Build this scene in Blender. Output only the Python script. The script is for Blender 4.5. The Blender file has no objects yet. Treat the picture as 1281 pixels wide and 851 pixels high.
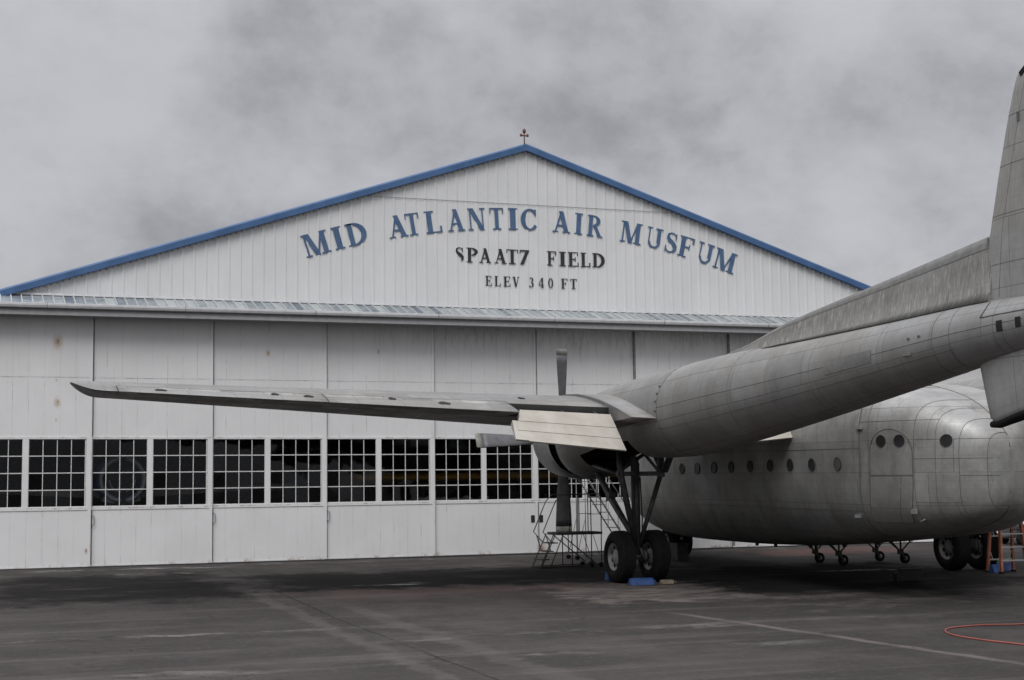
import bpy, math, random
from mathutils import Vector, Matrix, Euler
random.seed(7)
S = bpy.context.scene
COL = S.collection
PI = math.pi
rad = math.radians

# ------------------------------------------------------------------ mesh helper
class MB:
    def __init__(s):
        s.v = []; s.f = []; s.sm = []; s.uv = []; s.mi = []
    def face(s, idx, smooth=False, uv=None, mi=0):
        s.f.append(tuple(idx)); s.sm.append(smooth); s.uv.append(uv); s.mi.append(mi)
    def add(s, pts):
        b = len(s.v); s.v.extend([tuple(p) for p in pts]); return b
    def hexa(s, p, mi=0):          # 8 points: bottom 4 ccw, top 4 ccw
        b = s.add(p)
        for q in ((3,2,1,0),(4,5,6,7),(0,1,5,4),(1,2,6,5),(2,3,7,6),(3,0,4,7)):
            s.face([b+i for i in q], mi=mi)
    def box(s, c, d, rot=None, mi=0):
        x,y,z = d[0]/2, d[1]/2, d[2]/2
        P = [(-x,-y,-z),(x,-y,-z),(x,y,-z),(-x,y,-z),(-x,-y,z),(x,-y,z),(x,y,z),(-x,y,z)]
        if rot is not None: P = [rot @ Vector(p) for p in P]
        s.hexa([(p[0]+c[0],p[1]+c[1],p[2]+c[2]) for p in P], mi)
    def bx(s, x0,x1,y0,y1,z0,z1, mi=0):
        s.box(((x0+x1)/2,(y0+y1)/2,(z0+z1)/2),(abs(x1-x0),abs(y1-y0),abs(z1-z0)), mi=mi)
    def bar(s, a, b, w, h, up=(0,0,1), mi=0):   # rectangular bar between points
        a = Vector(a); b = Vector(b); d = (b-a); L = d.length; d.normalize()
        up = Vector(up)
        if abs(d.dot(up)) > .98: up = Vector((1,0,0))
        sx = d.cross(up).normalized(); sz = sx.cross(d).normalized()
        P = []
        for e in (a, b):
            for (i,j) in ((-1,-1),(1,-1),(1,1),(-1,1)):
                P.append(e + sx*(i*w/2) + sz*(j*h/2))
        k = s.add(P)
        for q in ((3,2,1,0),(4,5,6,7),(0,1,5,4),(1,2,6,5),(2,3,7,6),(3,0,4,7)):
            s.face([k+i for i in q], mi=mi)
    def tube(s, path, r, n=8, closed=False, cap=True, mi=0):
        path = [Vector(p) for p in path]; m = len(path)
        rs = r if isinstance(r, (list,tuple)) else [r]*m
        prev = None; rings = []
        for i,p in enumerate(path):
            if closed: t = path[(i+1)%m]-path[i-1]
            else: t = path[min(i+1,m-1)]-path[max(i-1,0)]
            t.normalize()
            if prev is None:
                up = Vector((0,0,1)) if abs(t.z) < .9 else Vector((1,0,0))
                a = t.cross(up).normalized()
            else:
                a = (prev - t*prev.dot(t)).normalized()
            prev = a; b = t.cross(a)
            rings.append(s.add([p + (a*math.cos(2*PI*k/n)+b*math.sin(2*PI*k/n))*rs[i] for k in range(n)]))
        for i in range(m if closed else m-1):
            A = rings[i]; B = rings[(i+1)%m]
            for k in range(n):
                s.face([A+k, A+(k+1)%n, B+(k+1)%n, B+k], True, mi=mi)
        if cap and not closed:
            s.face([rings[0]+k for k in range(n)][::-1], mi=mi); s.face([rings[-1]+k for k in range(n)], mi=mi)
    def loft(s, rings, uvs=None, closed=True, cap0=False, cap1=False, smooth=True, skip=None, mi=0, flip=False):
        n = len(rings[0]); B = [s.add(r) for r in rings]
        for i in range(len(rings)-1):
            for k in range(n if closed else n-1):
                if skip and skip(i,k): continue
                k2 = (k+1) % n
                q = [B[i]+k, B[i]+k2, B[i+1]+k2, B[i+1]+k]
                u = None
                if uvs: 
                    a = uvs[i]; c = uvs[i+1]
                    u = [a[k], a[k+1], c[k+1], c[k]]
                if flip: q = q[::-1]; u = u[::-1] if u else None
                s.face(q, smooth, u, mi)
        c0 = [B[0]+k for k in range(n)][::-1]; c1 = [B[-1]+k for k in range(n)]
        if flip: c0 = c0[::-1]; c1 = c1[::-1]
        if cap0: s.face(c0, False, mi=mi)
        if cap1: s.face(c1, False, mi=mi)
    def lathe(s, prof, c, axis='y', n=32, mi=0, smooth=True, cap=True):
        rings = []
        for (a, r) in prof:
            R = []
            for k in range(n):
                t = 2*PI*k/n
                if axis == 'y': R.append((c[0]+r*math.sin(t), c[1]+a, c[2]+r*math.cos(t)))
                elif axis == 'x': R.append((c[0]+a, c[1]+r*math.cos(t), c[2]+r*math.sin(t)))
                else: R.append((c[0]+r*math.cos(t), c[1]+r*math.sin(t), c[2]+a))
            rings.append(R)
        op = cap and prof[0] != prof[-1]
        s.loft(rings, cap0=op and prof[0][1] > 1e-4, cap1=op and prof[-1][1] > 1e-4, smooth=smooth, mi=mi)
    def mirror(s):                       # x -> -x copy of the whole builder
        m = MB(); m.v = [(-x,y,z) for x,y,z in s.v]
        m.f = [f[::-1] for f in s.f]; m.sm = s.sm[:]; m.mi = s.mi[:]
        m.uv = [u[::-1] if u else None for u in s.uv]
        return m
    def join(s, o):
        b = len(s.v); s.v += o.v; s.f += [tuple(i+b for i in f) for f in o.f]; s.sm += o.sm; s.uv += o.uv; s.mi += o.mi
        return s
    def build(s, name, mat, parent=None, fix=True):
        me = bpy.data.meshes.new(name)
        me.from_pydata(s.v, [], s.f)
        mats = mat if isinstance(mat, (list,tuple)) else [mat]
        for m in mats: me.materials.append(m)
        me.polygons.foreach_set('use_smooth', s.sm)
        me.polygons.foreach_set('material_index', s.mi)
        if any(u for u in s.uv):
            L = me.uv_layers.new(name='UVMap')
            for p, u in zip(me.polygons, s.uv):
                for j, li in enumerate(p.loop_indices):
                    if u: L.data[li].uv = u[j]
        me.update()
        if fix:
            import bmesh
            bm = bmesh.new(); bm.from_mesh(me)
            bmesh.ops.remove_doubles(bm, verts=bm.verts, dist=1e-5)
            bmesh.ops.recalc_face_normals(bm, faces=bm.faces)
            bm.to_mesh(me); bm.free()
        o = bpy.data.objects.new(name, me); COL.objects.link(o)
        if parent: o.parent = parent
        return o

def thing(name, label, cat, loc=(0,0,0), rot=(0,0,0), group=None):
    o = bpy.data.objects.new(name, None); COL.objects.link(o)
    o.empty_display_size = .3
    o.location = loc; o.rotation_euler = rot
    o['label'] = label; o['category'] = cat
    if group: o['group'] = group
    return o
def tag(o, label, cat, group=None):
    o['label'] = label; o['category'] = cat
    if group: o['group'] = group
    return o
def struct(o):
    o['kind'] = 'structure'; return o
def copy_tree(o, parent=None):
    c = o.copy(); COL.objects.link(c)
    if parent: c.parent = parent
    for ch in list(o.children): copy_tree(ch, c)
    return c

# ------------------------------------------------------------------ node helper
class NT:
    def __init__(s, name):
        s.m = bpy.data.materials.new(name); s.m.use_nodes = True
        s.t = s.m.node_tree; s.n = s.t.nodes; s.l = s.t.links
        s.bsdf = s.n['Principled BSDF']; s.out = s.n['Material Output']
    def new(s, typ, **k):
        n = s.n.new(typ)
        for a,b in k.items(): setattr(n, a, b)
        return n
    def link(s, a, b): s.l.new(a, b)
    def setin(s, sock, v):
        if hasattr(v, 'is_output'): s.l.new(v, sock)
        else: sock.default_value = v
    def math(s, op, a, b=0.0, c=0.0, clamp=False):
        n = s.new('ShaderNodeMath', operation=op, use_clamp=clamp)
        s.setin(n.inputs[0], a); s.setin(n.inputs[1], b); s.setin(n.inputs[2], c)
        return n.outputs[0]
    def mr(s, v, a, b, c=0.0, d=1.0, smooth=True):
        n = s.new('ShaderNodeMapRange', interpolation_type='SMOOTHSTEP' if smooth else 'LINEAR')
        s.setin(n.inputs[0], v)
        for i,x in enumerate((a,b,c,d)): s.setin(n.inputs[i+1], x)
        return n.outputs[0]
    def noise(s, vec, scale, detail=4, rough=.55, sc=(1,1,1), loc=(0,0,0)):
        mp = s.new('ShaderNodeMapping'); mp.inputs['Scale'].default_value = sc; mp.inputs['Location'].default_value = loc
        s.link(vec, mp.inputs[0])
        n = s.new('ShaderNodeTexNoise'); s.link(mp.outputs[0], n.inputs['Vector'])
        n.inputs['Scale'].default_value = scale; n.inputs['Detail'].default_value = detail; n.inputs['Roughness'].default_value = rough
        return n.outputs['Fac']
    def mix(s, f, a, b, typ='MIX'):
        n = s.new('ShaderNodeMix', data_type='RGBA', blend_type=typ)
        s.setin(n.inputs[0], f); 
        for i,x in ((6,a),(7,b)):
            if isinstance(x, (tuple,list)): x = tuple(x)+(1,) if len(x)==3 else x
            s.setin(n.inputs[i], x)
        return n.outputs[2]
    def obj(s): 
        return s.new('ShaderNodeTexCoord').outputs['Object']
    def geo(s): return s.new('ShaderNodeNewGeometry').outputs['Position']
    def sep(s, v):
        n = s.new('ShaderNodeSeparateXYZ'); s.link(v, n.inputs[0]); return n.outputs
    def uv(s): return s.new('ShaderNodeTexCoord').outputs['UV']
    def col(s, c): s.setin(s.bsdf.inputs['Base Color'], c if hasattr(c,'is_output') else tuple(c)+(1,))
    def rough(s, v): s.setin(s.bsdf.inputs['Roughness'], v)
    def metal(s, v): s.setin(s.bsdf.inputs['Metallic'], v)
    def bump(s, h, strength=.3, dist=.01):
        b = s.new('ShaderNodeBump'); b.inputs['Strength'].default_value = strength; b.inputs['Distance'].default_value = dist
        s.link(h, b.inputs['Height']); s.link(b.outputs[0], s.bsdf.inputs['Normal'])

def simple(name, c, rough=.6, metal=0.0, var=.25, scale=6, spec=None):
    n = NT(name); o = n.obj(); f = n.noise(o, scale, 5, .6)
    lo = tuple(x*(1-var) for x in c); hi = tuple(min(1,x*(1+var)) for x in c)
    n.col(n.mix(n.mr(f,.3,.7), lo, hi)); n.rough(rough); n.metal(metal)
    if spec is not None: n.bsdf.inputs['Specular IOR Level'].default_value = spec
    return n.m

# ------------------------------------------------------------------ aluminium skin (UV in metres: u lengthwise, v round)
def alu_mat(name, base=.30, metal=.45, rough=.5, bw=1.15, bh=.62, tint=(1,1,.985), streak=.0, dirt=.25, mortar=.006, tone=.1):
    n = NT(name); uv = n.uv(); ob = n.obj()
    br = n.new('ShaderNodeTexBrick'); n.link(uv, br.inputs['Vector'])
    br.offset = .37; br.squash = 1.0
    br.inputs['Scale'].default_value = 1.0
    br.inputs['Brick Width'].default_value = bw; br.inputs['Row Height'].default_value = bh
    br.inputs['Mortar Size'].default_value = mortar; br.inputs['Mortar Smooth'].default_value = .2
    br.inputs['Bias'].default_value = 0
    br.inputs['Color1'].default_value = (base*(1-tone)*tint[0],base*(1-tone)*tint[1],base*(1-tone)*tint[2],1)
    br.inputs['Color2'].default_value = (base*(1+tone)*tint[0],base*(1+tone)*tint[1],base*(1+tone)*tint[2],1)
    br.inputs['Mortar'].default_value = (base*.5,base*.5,base*.48,1)
    # fine secondary rivet rows
    br2 = n.new('ShaderNodeTexBrick'); n.link(uv, br2.inputs['Vector']); br2.offset = .5
    br2.inputs['Scale'].default_value = 1.0; br2.inputs['Brick Width'].default_value = bw*.5
    br2.inputs['Row Height'].default_value = bh*.25; br2.inputs['Mortar Size'].default_value = .004; br2.inputs['Mortar Smooth'].default_value = .5
    for k,c in (('Color1',1),('Color2',.93),('Mortar',.72)): br2.inputs[k].default_value = (c,c,c,1)
    c = n.mix(.8, br.outputs['Color'], br2.outputs['Color'], 'MULTIPLY')
    f0 = n.noise(ob, .55, 5, .7, loc=(3,8,1)); fv = n.noise(ob, 2.6, 5, .75, sc=(1,1,.22), loc=(0,2,5))
    c = n.mix(n.mr(f0,.38,.62), c, n.mix(1.0, c, (.86,.83,.78), 'MULTIPLY'))
    c = n.mix(n.mr(fv,.5,.72,0,dirt*1.3), c, (base*.4,base*.385,base*.355))
    f1 = n.noise(ob, 1.1, 6, .65); f2 = n.noise(ob, 9, 5, .7)
    f3 = n.noise(uv, 7, 4, .6, sc=(2.5,.35,1))
    c = n.mix(n.mr(f1,.38,.7,0,dirt), c, (base*.45,base*.44,base*.41))
    c = n.mix(n.mr(f2,.5,.75,0,dirt*.6), c, (base*1.35,base*1.34,base*1.3))
    c = n.mix(n.mr(f3,.52,.78,0,.3), c, (base*.55,base*.54,base*.5))
    if streak > 0:
        f4 = n.noise(uv, 5, 5, .8, sc=(4.5,.6,1))
        c = n.mix(n.mr(f4,.50,.66,0,streak), c, (base*1.9,base*1.9,base*1.82))
        f5 = n.noise(uv, 6, 4, .7, sc=(5,.5,1), loc=(3,1,0))
        c = n.mix(n.mr(f5,.5,.7,0,streak), c, (base*.5,base*.47,base*.42))
    n.col(c); n.metal(metal)
    n.rough(n.mr(n.math('ADD',n.math('MULTIPLY',f2,.5),n.math('MULTIPLY',f0,.5)),.3,.7,rough-.06,rough+.2))
    h = n.math('ADD', n.math('MULTIPLY', br.outputs['Fac'], -1.0), n.math('MULTIPLY', f1, .5))
    n.bump(h, .25, .012)
    return n.m

# ------------------------------------------------------------------ materials
M = {}
M['alu'] = alu_mat('aluminium_skin', base=.325, metal=.6, rough=.52, tone=.08)
M['alu_pod'] = alu_mat('fuselage_skin', base=.36, metal=.55, rough=.52, bw=1.0, bh=.62, dirt=.5, tone=.09, mortar=.005)
M['alu_wing'] = alu_mat('wing_skin', base=.28, metal=.5, bw=.9, bh=.8, tone=.10)
M['wing_under'] = alu_mat('patchy_under_skin', base=.33, metal=.3, rough=.6, bw=.6, bh=.5, tone=.45, dirt=.6, mortar=.012)  # lower wing faces: more uneven panel tones than the upper skin
M['alu_dorsal'] = alu_mat('weathered_fillet_skin', base=.225, metal=.2, rough=.65, bw=3, bh=1.2, streak=.8, tint=(1,.985,.94))
M['alu_fin'] = alu_mat('fin_skin', base=.36, metal=.25, rough=.6, bw=1.3, bh=1.0, tone=.05, streak=.12)
M['alu_dark'] = simple('belly_panel', (.13,.13,.127), .6, .3)
M['patch'] = simple('patch_grey', (.19,.19,.185), .6, .3, var=.15)
M['ridge'] = simple('ridge_grey', (.19,.188,.18), .65, .3, var=.15)
M['cowl'] = simple('cowl_metal', (.27,.27,.265), .5, .3, var=.12)
M['seam'] = simple('seam_grey', (.10,.098,.094), .7)
M['line'] = simple('panel_gap', (.028,.027,.026), .8)
M['black'] = simple('bay_black', (.012,.012,.012), .9)
M['rubber'] = simple('tyre_rubber', (.008,.008,.0085), .85, spec=.25, var=.4, scale=14)
M['rim'] = simple('wheel_rim', (.30,.30,.295), .5, .35, var=.3)
M['strut'] = simple('strut_grey', (.075,.075,.077), .5, .3, var=.35)
M['oleo'] = simple('strut_pale', (.12,.12,.125), .45, .4)
M['blade'] = simple('blade_grey', (.085,.085,.09), .45, .3, var=.2)
M['bladetip'] = simple('blade_tip_paint', (.2,.195,.17), .6, 0, var=.3)
M['flap'] = None
n = NT('flap_primer'); uv = n.uv(); ob = n.obj()
f = n.noise(ob, 2.3, 6, .65); f2 = n.noise(ob, 14, 4, .7)
c = n.mix(n.mr(f,.3,.7), (.34,.312,.268), (.42,.392,.35)); c = n.mix(n.mr(f2,.55,.8,0,.35), c, (.4,.36,.31))
n.col(c); n.rough(.7); n.metal(.05); M['flap'] = n.m
M['white_steel'] = simple('white_steel', (.62,.62,.61), .6, var=.1)
M['porthole'] = simple('porthole_dark', (.02,.02,.022), .25, var=.2)
M['porthole_pale'] = simple('porthole_fogged', (.07,.07,.072), .4, var=.3)

XA0 = -12.444-3*3.0509
def white_panel(name, base=(.70,.70,.70), rust=True, spots=(), ztop=None):
    n = NT(name); p = n.geo(); x,y,z = n.sep(p)
    f = n.noise(p, .8, 5, .6); fs = n.noise(p, 3, 5, .65, sc=(6,1,.25)); ff = n.noise(p, 22, 3, .7)
    c = n.mix(n.mr(f,.3,.7,0,1), tuple(b*.93 for b in base), base)
    c = n.mix(n.mr(fs,.52,.8,0,.28), c, tuple(b*.7*t for b,t in zip(base,(1,.98,.94))))
    # seam grime (vertical board joints)
    if rust:
        fr = n.math('FRACT', n.math('MULTIPLY', n.math('ADD', x, 12.444+3.0509*6), 8/3.0509))
        d = n.math('ABSOLUTE', n.math('SUBTRACT', fr, .5)); d = n.math('SUBTRACT', .5, d)
        fz = n.noise(p, 2.2, 4, .7, sc=(1,1,.8), loc=(4,0,2)); 
        m = n.math('MULTIPLY', n.mr(d,.0,.03,1,0), n.mr(fz,.5,.74,0,.75))
        c = n.mix(m, c, (.22,.175,.12))
        # rust at the bottom edge
        m2 = n.math('MULTIPLY', n.mr(z,.02,.15,1,0), n.mr(n.noise(p,3.5,5,.7,loc=(1,7,3)),.5,.7,0,.7))
        c = n.mix(m2, c, (.23,.15,.085))
        # rust along the window sill and head
        for zc,a in ((1.47,.75),(3.25,.45),(4.77,.35)):
            dz = n.math('ABSOLUTE', n.math('SUBTRACT', z, zc))
            m3 = n.math('MULTIPLY', n.mr(dz,.0,.032,1,0), n.mr(n.noise(p,4,5,.7,loc=(zc,3,1)),.47,.66,0,a))
            c = n.mix(m3, c, (.24,.14,.085))
        # old rain stains on the highest strip of the leaves in the middle of the row
        m4 = n.math('MULTIPLY', n.mr(n.math('ADD', z, n.mr(n.noise(p,1.6,5,.7,sc=(3,1,.4)),.3,.7,-.5,.35,False)),5.5,6.2,0,.42),
                    n.math('MULTIPLY', n.mr(x,-7,-2.5), n.mr(n.noise(p,3.5,6,.8,sc=(4,1,.6),loc=(2,1,0)),.4,.66)))
        c = n.mix(m4, c, (.17,.165,.155))
        for (sx,sz,sr,st) in spots:
            dx = n.math('MULTIPLY', n.math('SUBTRACT', x, sx), 1.0)
            dzz = n.math('MULTIPLY', n.math('SUBTRACT', z, sz), .62)
            dd = n.math('SQRT', n.math('ADD', n.math('MULTIPLY',dx,dx), n.math('MULTIPLY',dzz,dzz)))
            dd = n.math('ADD', dd, n.mr(ff,.3,.7,-.03,.03,False))
            c = n.mix(n.mr(dd, sr*.1, sr, st*.75, 0), c, (.40,.25,.12))
            c = n.mix(n.mr(dd, 0.0, sr*.3, st*.9, 0), c, (.10,.06,.04))
    n.col(c); n.rough(.55); n.bump(f, .08, .01)
    return n.m
M['door'] = white_panel('door_white', spots=[(-13.29,5.67,.17,.85),(-13.28,4.13,.12,.8),(-7.91,5.5,.09,.85),(-4.86,5.6,.06,.7),(-12.53,.40,.07,.8),(-.10,.12,.22,.7),(-13.3,3.7,.03,.6),(-13.3,4.7,.04,.6)])
M['gable'] = white_panel('gable_white', base=(.65,.655,.655), rust=False)
M['gap_shade'] = simple('gap_shade_grey', (.20,.20,.20), .8)
M['muntin'] = simple('muntin_white', (.60,.595,.58), .6, var=.12, scale=10)
n = NT('roof_blue'); o = n.obj(); f = n.noise(o,2,5,.6)
n.col(n.mix(n.mr(f,.3,.7), (.034,.090,.205), (.052,.122,.26))); n.rough(.5); M['blue'] = n.m
n = NT('letter_blue'); o = n.geo(); f = n.noise(o,3,5,.7); f2 = n.noise(o,11,4,.7)
c = n.mix(n.mr(f,.3,.7), (.040,.088,.180), (.070,.125,.225)); c = n.mix(n.mr(f2,.6,.8,0,.5), c, (.16,.2,.27))
n.col(c); n.rough(.7); M['letter'] = n.m
M['letter_black'] = simple('letter_black', (.018,.018,.02), .7, var=.4, scale=5)
M['gutter'] = simple('gutter_white', (.66,.66,.67), .5, var=.08)
M['fascia'] = simple('fascia_grey', (.22,.22,.225), .6, var=.1)
n = NT('canopy_sheet'); o = n.geo(); x,y,z = n.sep(o)
fr = n.math('FLOOR', n.math('MULTIPLY', n.math('SUBTRACT', x, XA0), 1/.255))
wn = n.new('ShaderNodeTexWhiteNoise', noise_dimensions='1D'); n.link(fr, wn.inputs['W'])
f = n.noise(o,7,6,.7); f0 = n.noise(o,.35,3,.6)
t = n.mr(n.math('ADD', n.math('ADD', n.math('MULTIPLY', wn.outputs[0], .35), n.math('MULTIPLY', f, .6)), f0), .75,1.2)
rb = n.math('FRACT', n.math('MULTIPLY', n.math('ADD', x, -XA0), 1/.255)); n.col(n.mix(n.mr(rb,.19,.21), (.40,.42,.42), n.mix(t, (.10,.125,.16), (.36,.385,.39)))); n.rough(.5); n.metal(.15); M['canopy'] = n.m
M['roofsheet'] = simple('roof_sheet', (.35,.36,.38), .5, .2)
M['inside'] = simple('hangar_inside', (.24,.24,.245), .9)
n = NT('window_glass')
for x in list(n.n): 
    if x.name != 'Material Output': n.n.remove(x)
tr = n.new('ShaderNodeBsdfTransparent'); tr.inputs[0].default_value = (.82,.83,.83,1)
gl = n.new('ShaderNodeBsdfGlossy'); gl.inputs['Roughness'].default_value = .03; gl.inputs[0].default_value = (.85,.88,.92,1)
fr = n.new('ShaderNodeFresnel'); fr.inputs[0].default_value = 1.42
gn = n.noise(n.geo(), 1.3, 3, .5); bp = n.new('ShaderNodeBump'); bp.inputs['Strength'].default_value = .06; bp.inputs['Distance'].default_value = .05
n.link(gn, bp.inputs['Height']); n.link(bp.outputs[0], gl.inputs['Normal'])
mx = n.new('ShaderNodeMixShader'); n.link(fr.outputs[0], mx.inputs[0]); n.link(tr.outputs[0], mx.inputs[1]); n.link(gl.outputs[0], mx.inputs[2])
n.link(mx.outputs[0], n.out.inputs[0]); M['glass'] = n.m
M['orange'] = simple('fibreglass_orange', (.34,.125,.075), .6, var=.3)
M['alu_step'] = simple('ladder_aluminium', (.42,.42,.42), .4, .6, var=.15)
M['darksteel'] = simple('dark_steel', (.045,.045,.047), .6, .4, var=.3)
M['greysteel'] = simple('grey_steel', (.22,.22,.22), .55, .4, var=.25)
M['chockblue'] = simple('chock_blue', (.026,.072,.22), .5, var=.3, scale=10)
M['case'] = simple('case_black', (.012,.012,.013), .7)
M['wood'] = simple('weathered_wood', (.22,.18,.13), .8, var=.3, scale=12)
M['hose'] = simple('hose_red', (.30,.075,.055), .5, var=.15)
M['yellow'] = simple('plane_yellow', (.50,.27,.03), .5, var=.1)
M['planeblue'] = simple('plane_blue', (.16,.30,.60), .5, var=.1)
M['planewhite'] = simple('plane_silver', (.6,.62,.64), .4, .2, var=.1)
M['engine'] = simple('engine_grey', (.10,.10,.105), .5, .5, var=.4)
M['cloth'] = simple('pale_cloth', (.6,.6,.58), .9, var=.1)

# ------------------------------------------------------------------ ground
def gz(y):
    if y >= 0: return 0.0
    if y >= -14: return .026*y
    return -.364 + .010*(y+14)
def apron():
    mb = MB()
    ys = [-700,-300,-140,-80,-60,-50,-40,-30,-24,-20,-17,-15,-14,-13,-11,-8,-5,-2,-.6,0,5,40,120,400,900]
    xs = [-700,-300,-120,-60,-40,-25,-15,-10,-5,0,5,10,15,25,40,60,120,300,700]
    P = []
    for y in ys:
        yy = max(y,-80)
        for x in xs: P.append((x,y,gz(yy)))
    b = mb.add(P); nx = len(xs)
    for j in range(len(ys)-1):
        for i in range(nx-1):
            mb.face([b+j*nx+i, b+j*nx+i+1, b+(j+1)*nx+i+1, b+(j+1)*nx+i], True)
    n = NT('apron_asphalt'); p = n.geo(); x,y,z = n.sep(p)
    big = n.noise(p, .16, 6, .6); mid = n.noise(p, .7, 6, .65); fine = n.noise(p, 9, 5, .7); grit = n.noise(p, 60, 3, .7)
    sx = n.noise(p, 1.0, 6, .65, sc=(.12,1.6,1)); sy = n.noise(p, 1.0, 6, .65, sc=(1.6,.12,1))
    c = n.mix(n.mr(big,.32,.68), (.039,.0342,.0318), (.061,.0545,.050))
    c = n.mix(n.mr(mid,.38,.62,0,.75), c, (.032,.029,.028))
    c = n.mix(n.mr(sx,.5,.72,0,.5), c, (.105,.095,.088))
    c = n.mix(n.mr(sy,.54,.74,0,.4), c, (.042,.040,.040))
    c = n.mix(n.mr(fine,.5,.75,0,.4), c, (.12,.112,.106))
    c = n.mix(n.mr(grit,.5,.8,0,.35), c, (.03,.029,.029))
    jx = n.math('ADD', x, n.mr(n.noise(p,.8,6,.7,loc=(5,2,0)),0,1,-2.6,2.6,False))
    jy = n.math('ADD', y, n.mr(n.noise(p,.8,6,.7,loc=(1,9,0)),0,1,-2.6,2.6,False))
    def boxm(x0,x1,y0,y1,s=.5):
        a = n.math('MULTIPLY', n.mr(jx,x0-s,x0+s), n.mr(jx,x1-s,x1+s,1,0))
        b_ = n.math('MULTIPLY', n.mr(jy,y0-s,y0+s), n.mr(jy,y1-s,y1+s,1,0))
        return n.math('MULTIPLY', a, b_)
    # dark patches by the doors and under the airplane: damp plus painted shade
    damp_shade = n.math('MAXIMUM', boxm(-14.9,-9.9,-9.8,-3.0,.9), boxm(-9.4,1.6,-9.0,-4.4,.8))
    damp_shade = n.math('MAXIMUM', damp_shade, boxm(-1.5,7.0,-13.2,-6.2,1.0))
    damp_shade = n.math('MULTIPLY', damp_shade, n.mr(n.noise(p,.7,8,.78,sc=(.55,1.5,1),loc=(3,3,0)),.24,.5))
    c = n.mix(n.math('MULTIPLY', damp_shade, .88), c, (.015,.0147,.0147))
    # pale worn concrete-like repair patches
    pale = n.math('MULTIPLY', boxm(-4.2,-.2,-13.4,-9.7,.35), n.mr(n.noise(p,1.4,8,.8,sc=(.45,1.2,1)),.36,.62))
    c = n.mix(n.math('MULTIPLY',pale,.65), c, (.21,.18,.165))
    pale2 = n.math('MULTIPLY', boxm(-1,3.6,-16.0,-13.0,.4), n.mr(n.noise(p,1.0,6,.75,loc=(7,1,0)),.45,.65))
    c = n.mix(n.math('MULTIPLY',pale2,.5), c, (.20,.18,.17))
    red = n.math('MULTIPLY', boxm(-9,-3,-10.6,-9.2,.4), .45)
    c = n.mix(red, c, (.085,.052,.045))
    red2 = n.math('MULTIPLY', boxm(5.5,10,-3.6,-1.6,.4), .7)
    c = n.mix(red2, c, (.12,.07,.06))
    # worn lane streaks running away from the hangar
    def lane(xc, slope, w, y0, y1, col, a, jit=.10, nl=(0,0,0)):
        nonlocal c
        xx = n.math('ADD', x, n.mr(n.noise(p,1.2,5,.65,loc=nl),0,1,-jit,jit,False))
        d = n.math('ABSOLUTE', n.math('SUBTRACT', xx, n.math('ADD', n.math('MULTIPLY', n.math('SUBTRACT', y, y0), slope), xc)))
        m = n.math('MULTIPLY', n.mr(d, w*.35, w, 1, 0), n.math('MULTIPLY', n.mr(y,y0-1.2,y0), n.mr(y,y1,y1+1.5,1,0)))
        m = n.math('MULTIPLY', m, n.mr(n.noise(p,1.6,5,.7,sc=(1,.5,1),loc=(nl[0]+3,2,1)),.3,.6,.15,a))
        c = n.mix(m, c, col)
    lane(-2.48,-.118,.14,-25,-16.6,(.17,.15,.138),.6,.14,(2,0,0))
    lane(-9.8,0,.22,-30,-9.0,(.115,.102,.094),.38,.4,(4,1,0))
    lane(-8.5,0,.30,-30,-13,(.11,.10,.093),.4,.45,(6,1,0))
    lane(-9.30,0,.028,-30,6,(.018,.018,.018),1.3,.04,(1,5,0))
    lane(1.35,0,.03,-60,6,(.02,.02,.02),1.0,.05,(2,5,0))
    # pale scuffs running parallel to the doors
    def scuff(yc, w, x0, x1, col, a, nl):
        nonlocal c
        yy = n.math('ADD', y, n.mr(n.noise(p,.5,6,.7,loc=nl),0,1,-.9,.9,False))
        d = n.math('ABSOLUTE', n.math('SUBTRACT', yy, yc))
        m = n.math('MULTIPLY', n.mr(d, w*.3, w, 1, 0), n.math('MULTIPLY', n.mr(x,x0-1,x0+.5), n.mr(x,x1-.5,x1+1,1,0)))
        m = n.math('MULTIPLY', m, n.mr(n.noise(p,1.0,6,.75,sc=(.7,1,1),loc=nl),.44,.66,0,a))
        c = n.mix(m, c, col)
    scuff(-15.6,.22,-16,-9.5,(.19,.175,.17),.8,(3,1,0))
    scuff(-17.6,.30,-9.5,0,(.15,.14,.135),.8,(8,1,0))
    scuff(-20.3,.25,-14,-4,(.15,.14,.135),.7,(8,4,0))
    scuff(-3.0,.16,-12.3,-10.8,(.42,.42,.42),.9,(1,4,0))
    scuff(-1.4,.25,-13.4,-9.6,(.30,.30,.30),.8,(1,8,0))
    scuff(-7.9,.22,-7.0,-6.4,(.40,.40,.40),.9,(6,8,0))
    scuff(-8.6,.20,4.2,6.2,(.42,.42,.42),.85,(6,2,0))
    scuff(-1.0,.5,-9,12,(.16,.15,.145),.6,(9,2,0))
    vo = n.new('ShaderNodeTexVoronoi', feature='DISTANCE_TO_EDGE'); vo.inputs['Scale'].default_value = .22
    wv = n.new('ShaderNodeTexNoise'); wv.inputs['Scale'].default_value = .9; wv.inputs['Detail'].default_value = 6; n.link(p, wv.inputs['Vector'])
    va = n.new('ShaderNodeVectorMath', operation='ADD'); n.link(p, va.inputs[0])
    vs = n.new('ShaderNodeVectorMath', operation='SCALE'); n.link(wv.outputs['Color'], vs.inputs[0]); vs.inputs['Scale'].default_value = 1.8; n.link(vs.outputs[0], va.inputs[1]); n.link(va.outputs[0], vo.inputs['Vector'])
    c = n.mix(n.math('MULTIPLY', n.mr(vo.outputs['Distance'],.0,.006,1,0), n.mr(n.noise(p,.3,4,.6,loc=(9,9,0)),.45,.6,0,.75)), c, (.016,.015,.015))
    n.col(c)
    rg = n.mr(mid,.3,.7,.8,.92)
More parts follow.
